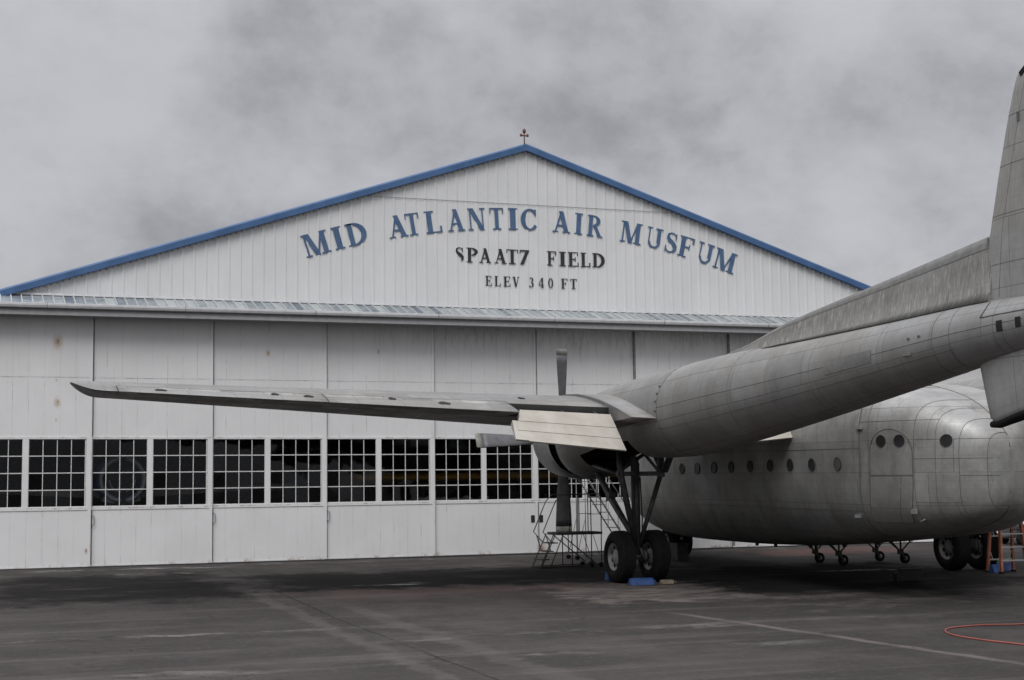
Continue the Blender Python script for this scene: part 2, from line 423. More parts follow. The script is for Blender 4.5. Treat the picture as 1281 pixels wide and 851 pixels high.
    n.rough(rg); n.setin(n.bsdf.inputs['Specular IOR Level'], n.mr(damp_shade,0,1,.16,.02))
    n.bump(n.math('ADD', fine, n.math('MULTIPLY', grit, .6)), .35, .006)
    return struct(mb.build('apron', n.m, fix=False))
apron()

# ------------------------------------------------------------------ hangar
X0, DW = -12.444, 3.0509
HC = X0 + 4*DW                       # -.24 centre of the door row
RIDGE = -.42; ZR = 11.62; HALF = 14.55; SL = .3295
hangar = thing('hangar', 'wide white corrugated hangar with blue gable edges and tall sliding doors', 'hangar', (HC,0,0))
def hp(mb, name, mat, parent=None, fix=True):
    o = mb.build(name, mat, parent or hangar, fix=fix)
    if (parent or hangar) is hangar: o.location = (-HC,0,0)
    return o
def zroof(x): return ZR - SL*abs(x-RIDGE)

# gable wall, ribbed sheet (trapezoid ribs)
def gable():
    mb = MB(); z0 = 6.86
    xs = []; x = RIDGE-HALF; p = .305
    prof = [(0,0),(.20,0),(.225,-.022),(.275,-.022),(.30,0)]
    while x < RIDGE+HALF:
        for dx,dy in prof[:-1]: 
            if x+dx <= RIDGE+HALF: xs.append((x+dx,dy))
        x += p
    xs.append((RIDGE,0)); xs.sort()
    zs = 9.945
    lo=[]; 
    for (x,dy) in xs:
        zt = max(zroof(x)-.10, z0+.01)
        lo.append(((x,dy,z0),(x,dy,min(zs,zt)),(x,dy-.006,min(zs,zt)),(x,dy-.006,zt)))
    b = mb.add([q for t in lo for q in t])
    for i in range(len(xs)-1):
        mb.face([b+4*i,b+4*i+4,b+4*i+5,b+4*i+1]); mb.face([b+4*i+2,b+4*i+6,b+4*i+7,b+4*i+3]); 
        mb.face([b+4*i+1,b+4*i+5,b+4*i+6,b+4*i+2])
    return hp(mb, 'gable_wall', M['gable'], fix=False)
gable()
# lap joint of the two sheet courses
mb = MB(); mb.bx(RIDGE-5.0, RIDGE+5.0, -.034,-.028, 9.940,9.947); hp(mb,'sheet_lap_joint', M['fascia'])
# grey serrated strip under the verge, its tone painting small toothed shadows
mb = MB(); k = -95; pts=[]
while k <= 95:
    x = RIDGE + k*.1525
    for dx,dz in ((0,-.118),(.05,-.118),(.055,-.165),(.1,-.165),(.105,-.118)): pts.append((x+dx, zroof(x+dx)+dz))
    k += 1
b = mb.add([q for (x,z) in pts for q in ((x,-.030,z),(x,-.030,zroof(x)-.08))])
for i in range(len(pts)-1): mb.face([b+2*i,b+2*i+2,b+2*i+3,b+2*i+1])
hp(mb,'edge_shade_strip', simple('shade_strip_grey',(.33,.33,.325),.7), fix=False)
# roof
mb = MB()
for sgn in (-1,1):
    a = (RIDGE, ZR+.02); e = (RIDGE+sgn*(HALF+.1), zroof(RIDGE+sgn*(HALF+.1))+.02)
    mb.hexa([(a[0],-.06,a[1]-.08),(e[0],-.06,e[1]-.08),(e[0],32,e[1]-.08),(a[0],32,a[1]-.08),(a[0],-.06,a[1]),(e[0],-.06,e[1]),(e[0],32,e[1]),(a[0],32,a[1])])
hp(mb,'roof', M['roofsheet'])
# blue verge trim, a boxed flashing with a rounded top roll
for sgn in (-1,1):
    mb = MB(); xe = RIDGE+sgn*(HALF+.2); d = .16
    def P(x,y,dz): return (x,y,zroof(x)+dz)
    sec = [(-.17,-.115),(-.17,.045),(-.145,.085),(-.10,.10),(.06,.10),(.06,.055),(-.06,.055),(-.06,-.115)]
    mb.loft([[P(RIDGE,y,z) for y,z in sec],[P(xe,y,z) for y,z in sec]], cap0=True, cap1=True, smooth=False)
    hp(mb,'verge_trim', M['blue'])
# ridge obstruction light
mb = MB(); fx = -.50
mb.tube([(fx,-.2,ZR+.05),(fx,-.2,ZR+.42)], .018, 8); mb.tube([(fx-.10,-.2,ZR+.30),(fx+.10,-.2,ZR+.30)],.022,8)
mb.lathe([(-.06,.02),(-.05,.045),(.03,.05),(.07,.03),(.085,.0)],(fx,-.2,ZR+.43),'z',12)
mb.lathe([(-.04,.02),(-.03,.035),(.03,.035),(.05,.0)],(fx-.10,-.2,ZR+.31),'z',10); mb.lathe([(-.04,.02),(-.03,.035),(.03,.035),(.05,.0)],(fx+.10,-.2,ZR+.31),'z',10)
hp(mb,'ridge_lamp_post', simple('rusty_brown',(.16,.075,.05),.7))

XA, XB = X0-3*DW, X0+11*DW
# canopy over the doors
mb = MB()
cz0, cz1 = 6.90, 6.555
def cpt(x,y,t): # y 0..-1
    return (x,y, cz0 + (cz1-cz0)*(-y) + t)
x = XA; pr = []
while x < XB:
    pr += [(x,0),(x+.012,.045),(x+.036,.045),(x+.048,0)]; x += .255
mb.loft([[cpt(x,-.98,t) for x,t in pr]+[cpt(XB,-.98,-.03),cpt(XA,-.98,-.03)],[cpt(x,-.02,t) for x,t in pr]+[cpt(XB,-.02,-.03),cpt(XA,-.02,-.03)]],cap0=True,cap1=True,smooth=False)
hp(mb,'canopy_roof', M['canopy'])
mb = MB()   # closure strip with dark notches below the gable sheet
mb.bx(XA,XB,-.06,-.035,6.90,6.955); hp(mb,'canopy_flashing', M['gutter'])
mb = MB(); mb.bx(XA,XB,-.058,-.030,6.872,6.8995); hp(mb,'flashing_gap', M['line'])
mb = MB()   # gutter (ogee front)
sec = [(-1.0,6.455),(-1.06,6.47),(-1.085,6.52),(-1.09,6.57),(-1.075,6.575),(-.985,6.575),(-.985,6.455)]
mb.loft([[(XA,y,z) for y,z in sec],[(XB,y,z) for y,z in sec]], cap0=True, cap1=True, smooth=False)
hp(mb,'gutter', M['gutter'])
x = XA+1.2
while x < XB:
    mb = MB(); mb.bx(x,x+.012,-1.094,-1.0,6.45,6.578); hp(mb,'gutter_joint', M['fascia']); x += 3.4
mb = MB()   # track box below gutter: stepped fascia
sec = [(-.96,6.455),(-.99,6.33),(-1.0,6.29),(-.55,6.29),(-.55,6.455)]
mb.loft([[(XA,y,z) for y,z in sec],[(XB,y,z) for y,z in sec]], cap0=True, cap1=True, smooth=False)
hp(mb,'track_fascia', M['fascia'])
mb = MB(); mb.bx(XA,XB,-.55,.3,6.46,6.54); 
for i in range(5): mb.bx(XA,XB,-.545+i*.12,-.515+i*.12,6.38,6.46)
hp(mb,'track_soffit', M['fascia'])

# sliding doors
def door_leaf_mb():
    """one leaf in local coords, x 0..DW, front y=0"""
    mb = MB(); W = DW+.02; ng = 8; pitch = DW/ng; g = .006; dep = .006; T = .07
    xs = [(0,0)]
    for i in range(1,ng):
        xx = i*pitch; xs += [(xx-g,0),(xx-.0015,dep),(xx+.0015,dep),(xx+g,0)]
    xs.append((W,0))
    def strip(z0,z1):
        b = mb.add([(x,y,z) for x,y in xs for z in (z0,z1)])
        for i in range(len(xs)-1): mb.face([b+2*i,b+2*i+2,b+2*i+3,b+2*i+1])
    strip(.03,1.46); strip(3.26,4.766); strip(4.776,6.47)
    b = mb.add([(0,.006,4.766),(W,.006,4.766),(W,.006,4.776),(0,.006,4.776)]); mb.face([b,b+1,b+2,b+3])
    # frame round the windows
    for (a,c) in ((.0,.045),(1.41,1.55),(2.94,W)): 
        mb.bx(a,c,-.012,.05,1.46,3.26)
    mb.bx(-.0,W,-.016,.05,1.425,1.505); mb.bx(0,W,-.014,.05,3.215,3.275)
    # right and left stiles, back sheet edges
    mb.bx(W-.075,W,-.02,T,.02,6.47)
    mb.bx(0.03,W-.08,.045,.06,.03,1.42); mb.bx(0.03,W-.08,.045,.06,3.28,6.47)
    mb.bx(0,W,-.01,.04,.012,.05)
    return mb
def win_frame_mb():
    mb = MB(); w = 1.37; z0,z1 = 1.505,3.215; t = .024
    for i in range(5):
        x = i*w/4; tt = t*.8 if 0<i<4 else t
        mb.bx(x-tt/2,x+tt/2,.0,.03,z0,z1)
    for j in range(1,4):
        z = z0+(z1-z0)*j/4; mb.bx(0,w,-.003,.027,z-t/2,z+t/2)
    mb.bx(0,w,.001,.029,z0-.001,z0+t*.7); mb.bx(0,w,.001,.029,z1-t*.7,z1+.001)
    return mb
def glass_mb():
    mb = MB(); random.seed(3)
    for i in range(4):
        for j in range(4):
            a = .0125+i*1.37/4; z0 = 1.505+j*1.71/4+.01
            y = .014
            j_=[random.uniform(-.005,.005) for _ in range(3)]; b = mb.add([(a,y+j_[0],z0),(a+.32,y+j_[1],z0),(a+.32,y+j_[1]+j_[2],z0+.41),(a,y+j_[0]+j_[2],z0+.41)]); mb.face([b,b+1,b+2,b+3])
    return mb
def handle_mb():
    mb = MB(); mb.tube([(.05,-.005,1.02),(.05,-.055,1.03),(.105,-.06,1.05),(.105,-.06,1.27),(.05,-.055,1.29),(.05,-.005,1.30)],.010,6)
    return mb
D0 = door_leaf_mb().build('sliding_door', M['door'], hangar, fix=False)
WF = win_frame_mb().build('window_frame', M['muntin'], D0); WF.location = (.042,.012,0)
WG = glass_mb().build('window_glass', M['glass'], D0, fix=False); WG.location = (.042,.012,0)
for nm,src in (('window_frame',WF),('window_glass',WG)):
    c = src.copy(); COL.objects.link(c); c.location = (1.552,.012,0)
mb = MB(); mb.bx(0.0,.062,-.004,.05,.03,6.47); mb.build('edge_gap_shade', M['gap_shade'], D0)  # grey strip painting the shadow in the gap between staggered leaves
HD = handle_mb().build('door_handle', M['greysteel'], D0)
first = True
for k in range(-2,10):
    # leaves on staggered tracks: outermost stand proudest
    j = k if k <= 3 else 7-k
    yy = -.11 - .085*(3-j) if j >= -1 else -.11-.085*4
    if first: d = D0; first = False
    else: d = copy_tree(D0, hangar)
    d.location = (X0+k*DW-HC, yy, 0)
    if k in (3,4):
        for ch in list(d.children):
            if ch.name.startswith('door_handle'):
                mbh = MB(); xx = DW-.13 if k == 3 else .12
                mbh.bx(xx-.055,xx+.055,-.012,.004,.86,1.06); 
                me = mbh.build('door_handle', M['black'], d); bpy.data.objects.remove(ch)
    elif k > 4:
        for ch in list(d.children):
            if ch.name.startswith('door_handle'): ch.location = (DW-.16,0,0)
# pocket frames at both row ends
for xx in (XA+.1, XB-.1):
    mb = MB(); mb.bx(xx-.1,xx+.1,-.5,.1,-.01,6.46); hp(mb,'door_pocket_post', M['fascia'])
# floor track
mb = MB()
for i in range(4): mb.bx(XA,XB,-.50+i*.12,-.46+i*.12,-.03,.012)
hp(mb,'floor_track', M['darksteel'])
# side and rear walls
for sgn in (-1,1):
    mb = MB(); x = RIDGE+sgn*HALF; z = zroof(x)-.03
    mb.bx(x-.06,x+.06,.12,32,-.05,z); hp(mb,'side_wall', M['inside'])
mb = MB(); 
b = mb.add([(RIDGE-HALF,31.9,0),(RIDGE+HALF,31.9,0),(RIDGE+HALF,31.9,6.8),(RIDGE,31.9,ZR-.1),(RIDGE-HALF,31.9,6.8)]); mb.face([b,b+1,b+2,b+3,b+4])
hp(mb,'rear_wall', M['inside'], fix=False)
mb = MB()   # inner truss posts
for i in range(6):
    mb.bx(RIDGE-HALF+.1,RIDGE+HALF-.1,4+i*5,4.2+i*5,6.3,6.5)
hp(mb,'roof_truss', M['inside'])

# ------------------------------------------------------------------ lettering (bold serif glyphs, cap height 1)
def ribbon(pts, ws):
    out = []; L = len(pts)
    for i in range(L-1):
        def nrm(i):
            a = pts[max(i-1,0)]; b = pts[min(i+1,L-1)]; d = (b[0]-a[0], b[1]-a[1]); l = math.hypot(*d) or 1
            return (-d[1]/l, d[0]/l)
        n0, n1 = nrm(i), nrm(i+1)
        p, q = pts[i], pts[i+1]; w0, w1 = ws[i]/2, ws[i+1]/2
        out.append([(p[0]-n0[0]*w0,p[1]-n0[1]*w0),(q[0]-n1[0]*w1,q[1]-n1[1]*w1),(q[0]+n1[0]*w1,q[1]+n1[1]*w1),(p[0]+n0[0]*w0,p[1]+n0[1]*w0)])
    return out
def arc(cx,cy,rx,ry,a0,a1,thin,thick,n=16,phase=0):
    pts=[];ws=[]
    for i in range(n+1):
        a = rad(a0+(a1-a0)*i/n); w = thin+(thick-thin)*abs(math.cos(a))**1.3
        pts.append((cx+(rx-w/2)*math.cos(a), cy+(ry-w/2)*math.sin(a))); ws.append(w)
    return ribbon(pts,ws)
def q(x0,x1,y0,y1): return [(x0,y0),(x1,y0),(x1,y1),(x0,y1)]
def dg(x0,y0,x1,y1,w): return [(x0-w/2,y0),(x0+w/2,y0),(x1+w/2,y1),(x1-w/2,y1)]
s_, h_ = .20, .065
def G(ch):
    if ch=='I': return .34,[q(.07,.27,0,1),q(0,.34,0,h_),q(0,.34,1-h_,1)]
    if ch=='A': return .86,[dg(.13,0,.43,1,.085),dg(.69,0,.40,1,.21),q(.22,.58,.29,.37),q(0,.28,0,h_),q(.50,.86,0,h_)]
    if ch=='M': return 1.08,[q(.09,.17,0,1),dg(.22,1,.53,.0,.21),dg(.53,0,.85,1,.08),q(.78,.98,0,1),q(0,.27,0,h_),q(.68,1.08,0,h_),q(0,.22,1-h_,1),q(.84,1.08,1-h_,1)]
    if ch=='D': return .82,[q(.08,.28,0,1)]+arc(.30,.5,.52,.5,-90,90,.075,.23)+[q(0,.31,0,h_),q(0,.31,1-h_,1)]
    if ch=='T': return .74,[q(.27,.47,0,1),q(.02,.72,1-h_,1),q(0,.055,.74,1),q(.685,.74,.74,1),q(.15,.59,0,h_)]
    if ch=='L': return .66,[q(.08,.28,0,1),q(0,.38,1-h_,1),q(0,.64,0,h_),q(.585,.66,0,.30)]
    if ch=='N': return .92,[q(.09,.16,0,1),dg(.17,1,.73,0,.24),q(.74,.81,0,1),q(0,.25,0,h_),q(0,.22,1-h_,1),q(.64,.92,1-h_,1)]
    if ch=='C': return .78,arc(.46,.5,.46,.5,48,318,.075,.22,22)+[q(.69,.755,.66,.98),[(.70,.2),(.76,.2),(.74,.26),(.68,.24)]]
    if ch=='P': return .72,[q(.08,.28,0,1)]+arc(.31,.73,.40,.27,-90,90,.07,.2,12)+[q(0,.38,0,h_),q(0,.33,1-h_,1)]
    if ch=='R': return .86,[q(.08,.28,0,1)]+arc(.31,.74,.38,.26,-90,90,.07,.2,12)+[dg(.70,0,.40,.5,.21),q(0,.36,0,h_),q(0,.33,1-h_,1),q(.60,.86,0,h_*.8)]
    if ch=='U': return .86,[q(.10,.165,.3,1),q(.56,.76,.3,1)]+arc(.43,.32,.33,.32,180,360,.10,.12,14)+[q(0,.27,1-h_,1),q(.46,.86,1-h_,1)]
    if ch=='E': return .70,[q(.08,.28,0,1),q(0,.66,1-h_,1),q(.60,.66,.74,1),q(.28,.50,.47,.54),q(.46,.51,.36,.65),q(0,.68,0,h_),q(.63,.70,0,.28)]
    if ch=='F': return .68,[q(.08,.28,0,1),q(0,.66,1-h_,1),q(.60,.68,.72,1),q(.28,.50,.47,.54),q(.46,.51,.36,.65),q(0,.40,0,h_)]
    if ch in 'Ss':
        pts=[(.58,.78),(.54,.90),(.42,.965),(.28,.955),(.15,.87),(.14,.74),(.22,.62),(.36,.53),(.50,.44),(.60,.33),(.60,.20),(.50,.085),(.36,.04),(.20,.06),(.09,.16),(.065,.27)]
        ws=[.05,.055,.06,.08,.13,.17,.2,.22,.22,.2,.17,.12,.08,.065,.055,.05]
        if ch=='s': pts=pts[:12]; ws=ws[:11]+[.04]
        return .68, ribbon(pts,ws)+[q(.56,.615,.66,.97)]+([q(.035,.09,.03,.34)] if ch=='S' else [])
    if ch=='Z': return .70,[q(.02,.68,.9,1),q(.02,.075,.76,1),dg(.16,0,.56,.92,.24)]
    if ch=='V': return .84,[dg(.20,1,.44,0,.21),dg(.47,.0,.72,1,.085),q(0,.36,1-h_,1),q(.58,.84,1-h_,1)]
    if ch=='3': return .58,arc(.26,.76,.27,.24,-90,140,.06,.16,14)+arc(.25,.28,.32,.28,-150,90,.06,.18,16)
    if ch=='4': return .64,[q(.38,.54,0,1),dg(.05,.28,.43,1,.07),q(.02,.64,.24,.31),q(.28,.64,0,.055)]
    if ch=='0': return .62,arc(.31,.5,.31,.5,0,360,.06,.17,28)
def put_letter(ch, x0, x1, zmid, hgt, rot, mat, lbl=None, thick=.004):
    w, polys = G(ch); sx = (x1-x0)
    if abs(rot) > 1e-3:   # width measured along x of the rotated glyph
        sx = max((sx - hgt*abs(math.sin(rot))*(.1 if ch=='A' else .8 if ch=='I' else .4))/math.cos(rot), .2)
    sx /= w
    mb = MB(); ca, sa = math.cos(rot), math.sin(rot); cx = (x0+x1)/2
    for i,pl in enumerate(polys):
        dy = -thick - .0006*(i%9)
        F=[];Bk=[]
        for (x,y) in pl:
            X = (x-w/2)*sx; Z = (y-.5)*hgt
            F.append((X*ca-Z*sa, dy, X*sa+Z*ca)); Bk.append((X*ca-Z*sa, 0, X*sa+Z*ca))
        b = mb.add(F+Bk); n = len(pl)
        mb.face([b+i for i in range(n)]); 
        for i2 in range(n): mb.face([b+i2,b+n+i2,b+n+(i2+1)%n,b+(i2+1)%n])
    o = mb.build('sign_letter', mat, hangar, fix=False)
    o.location = (cx-HC, -.0235, zmid)
    if lbl: o['label'] = lbl
BL = [('M',-6.937,-6.168,8.535),('I',-6.145,-5.742,8.806),('D',-5.726,-5.11,8.874),('A',-4.526,-3.976,9.0),('T',-4.031,-3.589,9.1),('L',-3.463,-2.956,9.316),('A',-2.791,-2.292,9.394),('N',-2.185,-1.646,9.448),('T',-1.525,-1.099,9.477),('I',-.968,-.675,9.502),('C',-.578,-.096,9.502),('A',.408,.958,9.458),('I',1.083,1.36,9.437),('R',1.485,2.009,9.415),('M',2.544,3.25,9.231),('U',3.376,3.925,9.073),('S',3.974,4.412,8.977),('F',4.42,4.951,8.902),('U',5.043,5.609,8.783),('M',5.602,6.368,8.567)]
RA = 21.2
for ch,a,b,zz in BL:
    xc = (a+b)/2+.25; zb = 9.2-RA+math.sqrt(RA*RA-xc*xc); th = -math.asin(xc/RA)
    hgt = .63
    put_letter(ch,a,b,zb+hgt/2*math.cos(th),hgt,th,M['letter'])
for ch,a,b in [('s',-2.576,-2.316),('P',-2.226,-1.886),('A',-1.847,-1.493),('A',-1.394,-1.029),('T',-1.029,-.678),('Z',-.63,-.325),('F',.216,.5),('I',.594,.799),('E',.868,1.197),('L',1.263,1.569),('D',1.635,2.027)]:
    put_letter(ch,a,b,8.41,.42,0,M['letter_black'])
for ch,a,b in [('E',-1.671,-1.482),('L',-1.395,-1.213),('E',-1.126,-.92),('V',-.856,-.649),('3',-.348,-.208),('4',-.067,.107),('0',.236,.391),('F',.643,.839),('T',.921,1.134)]:
    put_letter(ch,a,b,7.69,.29,0,M['letter_black'])

# ------------------------------------------------------------------ the twin-boom transport (local: x right of pod centre, y forward, z up; origin on the ground below pod at main wheels)
CV = 4.30                                        # pod centre to main leg
O = Vector((-1.48,-9.49,-.246)); YAW = .011; PT = .011
Rm = Euler((PT,0,-YAW),'XYZ').to_matrix()
plane = thing('cargo_airplane', 'bare metal twin-boom cargo airplane parked nose towards the hangar doors', 'airplane', O + Rm @ Vector((CV,0,0)), (PT,0,-YAW))
def L(v,u,w): return (v-CV, u, w)

# pod ------------------------------------------------------
ST = [ # u, half width, top, bottom, exponent
 (8.62,.05,2.30,2.10,2.0),(8.52,.42,2.72,1.72,2.0),(8.2,.85,3.15,1.38,2.1),(7.5,1.30,3.75,1.02,2.2),(6.5,1.62,4.35,.78,2.5),(5.2,1.78,4.62,.68,2.8),
 (3.5,1.80,4.68,.66,3.0),(1.5,1.80,4.66,.67,3.0),(-.5,1.80,4.55,.72,3.0),(-2.2,1.80,4.36,.82,3.3),(-3.6,1.79,4.22,.94,3.7),(-4.6,1.77,4.14,1.04,4.1),
 (-5.3,1.70,4.01,1.12,4.4),(-5.9,1.53,3.86,1.21,4.5),(-6.4,1.25,3.66,1.32,4.4),(-6.8,.92,3.42,1.44,4.2),(-7.08,.60,3.20,1.58,3.8),(-7.24,.32,3.02,1.76,3.4),(-7.31,.05,2.78,2.02,2.8)]
def cr(p0,p1,p2,p3,t):
    return .5*((2*p1)+(-p0+p2)*t+(2*p0-5*p1+4*p2-p3)*t*t+(-p0+3*p1-3*p2+p3)*t**3)
def pod(u):
    us = [s[0] for s in ST]
    i = 0
    while i < len(us)-2 and u < us[i+1]: i += 1
    t = (u-us[i])/(us[i+1]-us[i]); t = min(max(t,0),1)
    # non uniform safe: linear blended with smooth slopes (monotone hermite)
    out = []
    for c in range(1,5):
        y = [s[c] for s in ST]
        def slope(j):
            if j <= 0 or j >= len(y)-1: return None
            h0 = us[j]-us[j-1]; h1 = us[j+1]-us[j]; d0=(y[j]-y[j-1])/h0; d1=(y[j+1]-y[j])/h1
            if d0*d1 <= 0: return 0.0
            return 2*d0*d1/(d0+d1)
        h = us[i+1]-us[i]; d = (y[i+1]-y[i])/h
        m0 = slope(i); m1 = slope(i+1)
        if m0 is None: m0 = d
        if m1 is None: m1 = d
        out.append((2*t**3-3*t*t+1)*y[i]+(t**3-2*t*t+t)*h*m0+(-2*t**3+3*t*t)*y[i+1]+(t**3-t*t)*h*m1)
    return out
PI=math.pi
def spow(c,e): return math.copysign(abs(c)**e, c)
def pod_pt(u,th,off=0.0):      # th 0 = right side, pi/2 top
    b,t,bo,n = pod(u); b+=off; wc=(t+bo)/2; h=(t-bo)/2+off
    return (b*spow(math.cos(th),2/n), u, wc+h*spow(math.sin(th),2/n))
def pod_side(u,w,off=0.0):     # left side point
    b,t,bo,n = pod(u); b+=off; wc=(t+bo)/2; h=(t-bo)/2+off
    r = max(1-abs((w-wc)/h)**n, 0)
    return (-b*r**(1/n), u, w)
N = 56
us = []
for i in range(len(ST)-1):
    k = 3 if abs(ST[i+1][0]-ST[i][0]) > .35 else 2
    for j in range(k): us.append(ST[i][0]+(ST[i+1][0]-ST[i][0])*j/k)
us.append(ST[-1][0])
rings=[];uvs=[]
for u in us:
    R=[pod_pt(u,2*PI*k/N) for k in range(N)]
    # arc length from the top, both sides
    s=[0.0]
    for k in range(N):
        a=R[k]; b=R[(k+1)%N]; s.append(s[-1]+math.hypot(a[0]-b[0],a[2]-b[2]))
    top = s[N//4]
    rings.append(R); uvs.append([(u+.45, q_[2]+.12) for q_ in R+[R[0]]])
mb = MB(); mb.loft(rings,uvs,cap0=True,cap1=True)
podo = mb.build('fuselage', M['alu_pod'], plane)

def sub(mb,name,mat,parent): return mb.build(name,mat,parent)
# seams on the pod
seam = MB()
for u,r_ in ((-4.97,.009),(-5.23,.004),(-6.23,.005),(-6.57,.004),(-6.89,.0045),(-7.19,.0045)):
    seam.tube([pod_pt(u,th,.0) for th in [PI/2+ PI*i/60 for i in range(61)]], r_, 5)
seam.tube([pod_pt(u,PI/2,.0) for u in [-3.9-(7.30-3.9)*i/40 for i in range(41)]] , .011, 5)
b_ = [pod_pt(u,-PI/2,.0) for u in [-5.2-(7.29-5.2)*i/24 for i in range(25)]]
seam.tube(b_, .012, 5)
for w,u0,u1 in ((2.3,-6.9,-7.27),(2.62,-6.23,-7.27),(2.98,-6.23,-7.19),(3.35,-4.97,-6.57),(1.80,-6.23,-6.89),(1.62,-3.5,-4.95),(1.62,2.5,-3.5),(2.84,-4.95,3.0)):
    seam.tube([pod_side(u0+(u1-u0)*i/20,w,.0) for i in range(21)], .004, 5)
sub(seam,'clamshell_seams',M['seam'],podo)
# paratroop door on the left clamshell
dp = []
u0,u1,w0,w1 = -5.28,-6.21,1.42,3.20
uc=(u0+u1)/2; hw=(u0-u1)/2
outline=[(u0,w0)]+[(uc+hw*math.cos(a), w1-.45+.45*math.sin(a)) for a in [PI*i/16 for i in range(17)]]+[(u1,w0)]
def dens(pl,closed=True,k=6):
    out=[]
    m=len(pl)
    for i in range(m if closed else m-1):
        a=pl[i]; b=pl[(i+1)%m]
        for j in range(k): out.append((a[0]+(b[0]-a[0])*j/k,a[1]+(b[1]-a[1])*j/k))
    return out
# the door follows the pod skin: map its u range onto the flat rear quarter
def dmap(u,w,off): 
    # door lies between the first clamshell ring and the second
    s_ = max(0,2.2-w)/.8
    uu = u + .17*s_*s_
    return pod_side(uu,w,off)
mb = MB()
nu,nw=10,14
grid=[]
for j in range(nw+1):
    for i in range(nu+1):
        u=u0+(u1-u0)*i/nu; tt=(u-uc)/hw; wt=w1-.45+.45*math.sqrt(max(0,1-tt*tt)); w=w0+(wt-w0)*j/nw
        grid.append(dmap(u,w,.008))
b=mb.add(grid)
for j in range(nw):
    for i in range(nu): 
        a=b+j*(nu+1)+i; mb.face([a,a+1,a+nu+2,a+nu+1],True,[(.25+.05*ii,.62+(grid[a_-b][2]-2.3)*.25) for ii,a_ in ((i,a),(i+1,a+1),(i+1,a+nu+2),(i,a+nu+1))])
door = mb.build('cargo_door', M['alu_pod'], podo, fix=False)
mb = MB(); mb.tube([dmap(u,w,.008) for u,w in dens(outline)], .008, 5, closed=True)
sub(mb,'door_seal',M['seam'],podo)
for uh,w in ((-4.76,1.51),(-4.99,3.24)): 
    mb = MB(); p=pod_side(uh,w,.02); mb.box(p,(.05,.18,.06)); sub(mb,'door_hinge',M['alu_step'],podo)
mb = MB(); p=pod_side(-6.17,1.63,.02); mb.box(p,(.05,.13,.09)); sub(mb,'door_latch',M['alu_step'],podo)
mb = MB(); p=pod_side(-6.2,1.45,.01); mb.tube([(p[0],p[1]+.09,p[2]+.03),(p[0]-.03,p[1],p[2]-.02),(p[0],p[1]-.09,p[2]+.03)],.012,5); sub(mb,'door_handle',M['alu_step'],podo)
def porthole(pf, u, w, r, mat, parent, rim=True):
    c=Vector(pf(u,w,.0)); a=Vector(pf(u+.05,w,0))-Vector(pf(u-.05,w,0)); bb=Vector(pf(u,w+.05,0))-Vector(pf(u,w-.05,0))
    a.normalize(); bb.normalize(); nn=a.cross(bb).normalized()
    if nn.x>0: nn=-nn
    mb=MB(); ring=[c+nn*.012+(a*math.cos(t)+bb*math.sin(t))*r for t in [2*PI*k/20 for k in range(20)]]
    k=mb.add(ring); mb.face([k+i for i in range(20)])
    o=mb.build('round_window',mat,parent,fix=False)
    mb=MB(); mb.tube([c+nn*.012+(a*math.cos(t)+bb*math.sin(t))*(r+.006) for t in [2*PI*k/20 for k in range(20)]],.007,6,closed=True)
    mb.build('window_rim',M['line'],parent)
    return o
for i,(u,w) in enumerate([(2.83,2.47),(2.0,2.47),(1.13,2.49),(.27,2.50),(-.63,2.51),(-1.53,2.52),(-2.39,2.53),(-3.26,2.53),(-4.23,2.54)]):
    porthole(pod_side,u,w,.122,M['porthole_pale'] if i in (1,2,8) else M['porthole'],podo)
porthole(pod_side,-5.574,2.965,.108,M['porthole'],podo); porthole(pod_side,-5.974,2.964,.108,M['porthole'],podo)
porthole(pod_side,-6.724,2.954,.105,M['porthole'],podo)
# keel fittings
for u in (1.9,1.0,-.6,-2.0,-3.3): 
    mb=MB(); p=pod_pt(u,-PI/2); mb.box((p[0]-.3,p[1],p[2]-.01),(.04,.10,.10)); sub(mb,'keel_fitting',M['darksteel'],podo)

# booms and nacelles ----------------------------------------
BV = .15
BS = [ # u, top, bottom
 (3.2,4.02,2.32),(3.1,4.10,2.28),(2.6,4.20,2.30),(1.9,4.28,2.42),(1.0,4.38,2.56),(0,4.47,2.68),(-.8,4.51,2.715),(-1.6,4.55,2.705),(-2.4,4.60,2.72),(-3.3,4.65,2.785),(-4.2,4.69,2.87),
 (-5.3,4.71,3.0),(-6.5,4.725,3.15),(-7.6,4.745,3.295),(-8.8,4.77,3.46),(-10,4.80,3.63),(-11,4.83,3.77),(-12,4.86,3.915),(-13,4.87,4.03),(-14.2,4.85,4.17),(-15.2,4.78,4.33),(-15.8,4.66,4.50)]
def boom(u):
    i=0
    while i < len(BS)-2 and u < BS[i+1][0]: i+=1
    a,b=BS[i],BS[i+1]; t=(u-a[0])/(b[0]-a[0])
    top=a[1]+(b[1]-a[1])*t; bot=a[2]+(b[2]-a[2])*t
    return (top+bot)/2,(top-bot)/2
def boom_pt(u,th,off=0):
    wc,r=boom(u); return L(BV+(r*.96+off)*math.cos(th),u,wc+(r+off)*math.sin(th))
NB=40
bus=[]
for i in range(len(BS)-1):
    for j in range(2): bus.append(BS[i][0]+(BS[i+1][0]-BS[i][0])*j/2)
bus.append(BS[-1][0])
rings=[];uvs=[]
for u in bus:
    wc,r=boom(u); rings.append([boom_pt(u,2*PI*k/NB) for k in range(NB)])
    uvs.append([(u, (k/NB)*2*PI*.70+.1) for k in range(NB+1)])
def skip(i,k):
    u=(bus[i]+bus[i+1])/2; a=(k+.5)/NB*360
    return -1.0<u<2.0 and 220<a<320
def mk(mb,name,mat,parents=None,fix=True):
    """left part and its mirrored right twin"""
    a=mb.build(name,mat,parents[0] if parents else plane,fix=fix)
    b=mb.mirror().build(name,mat,parents[1] if parents else plane,fix=fix)
    return a,b
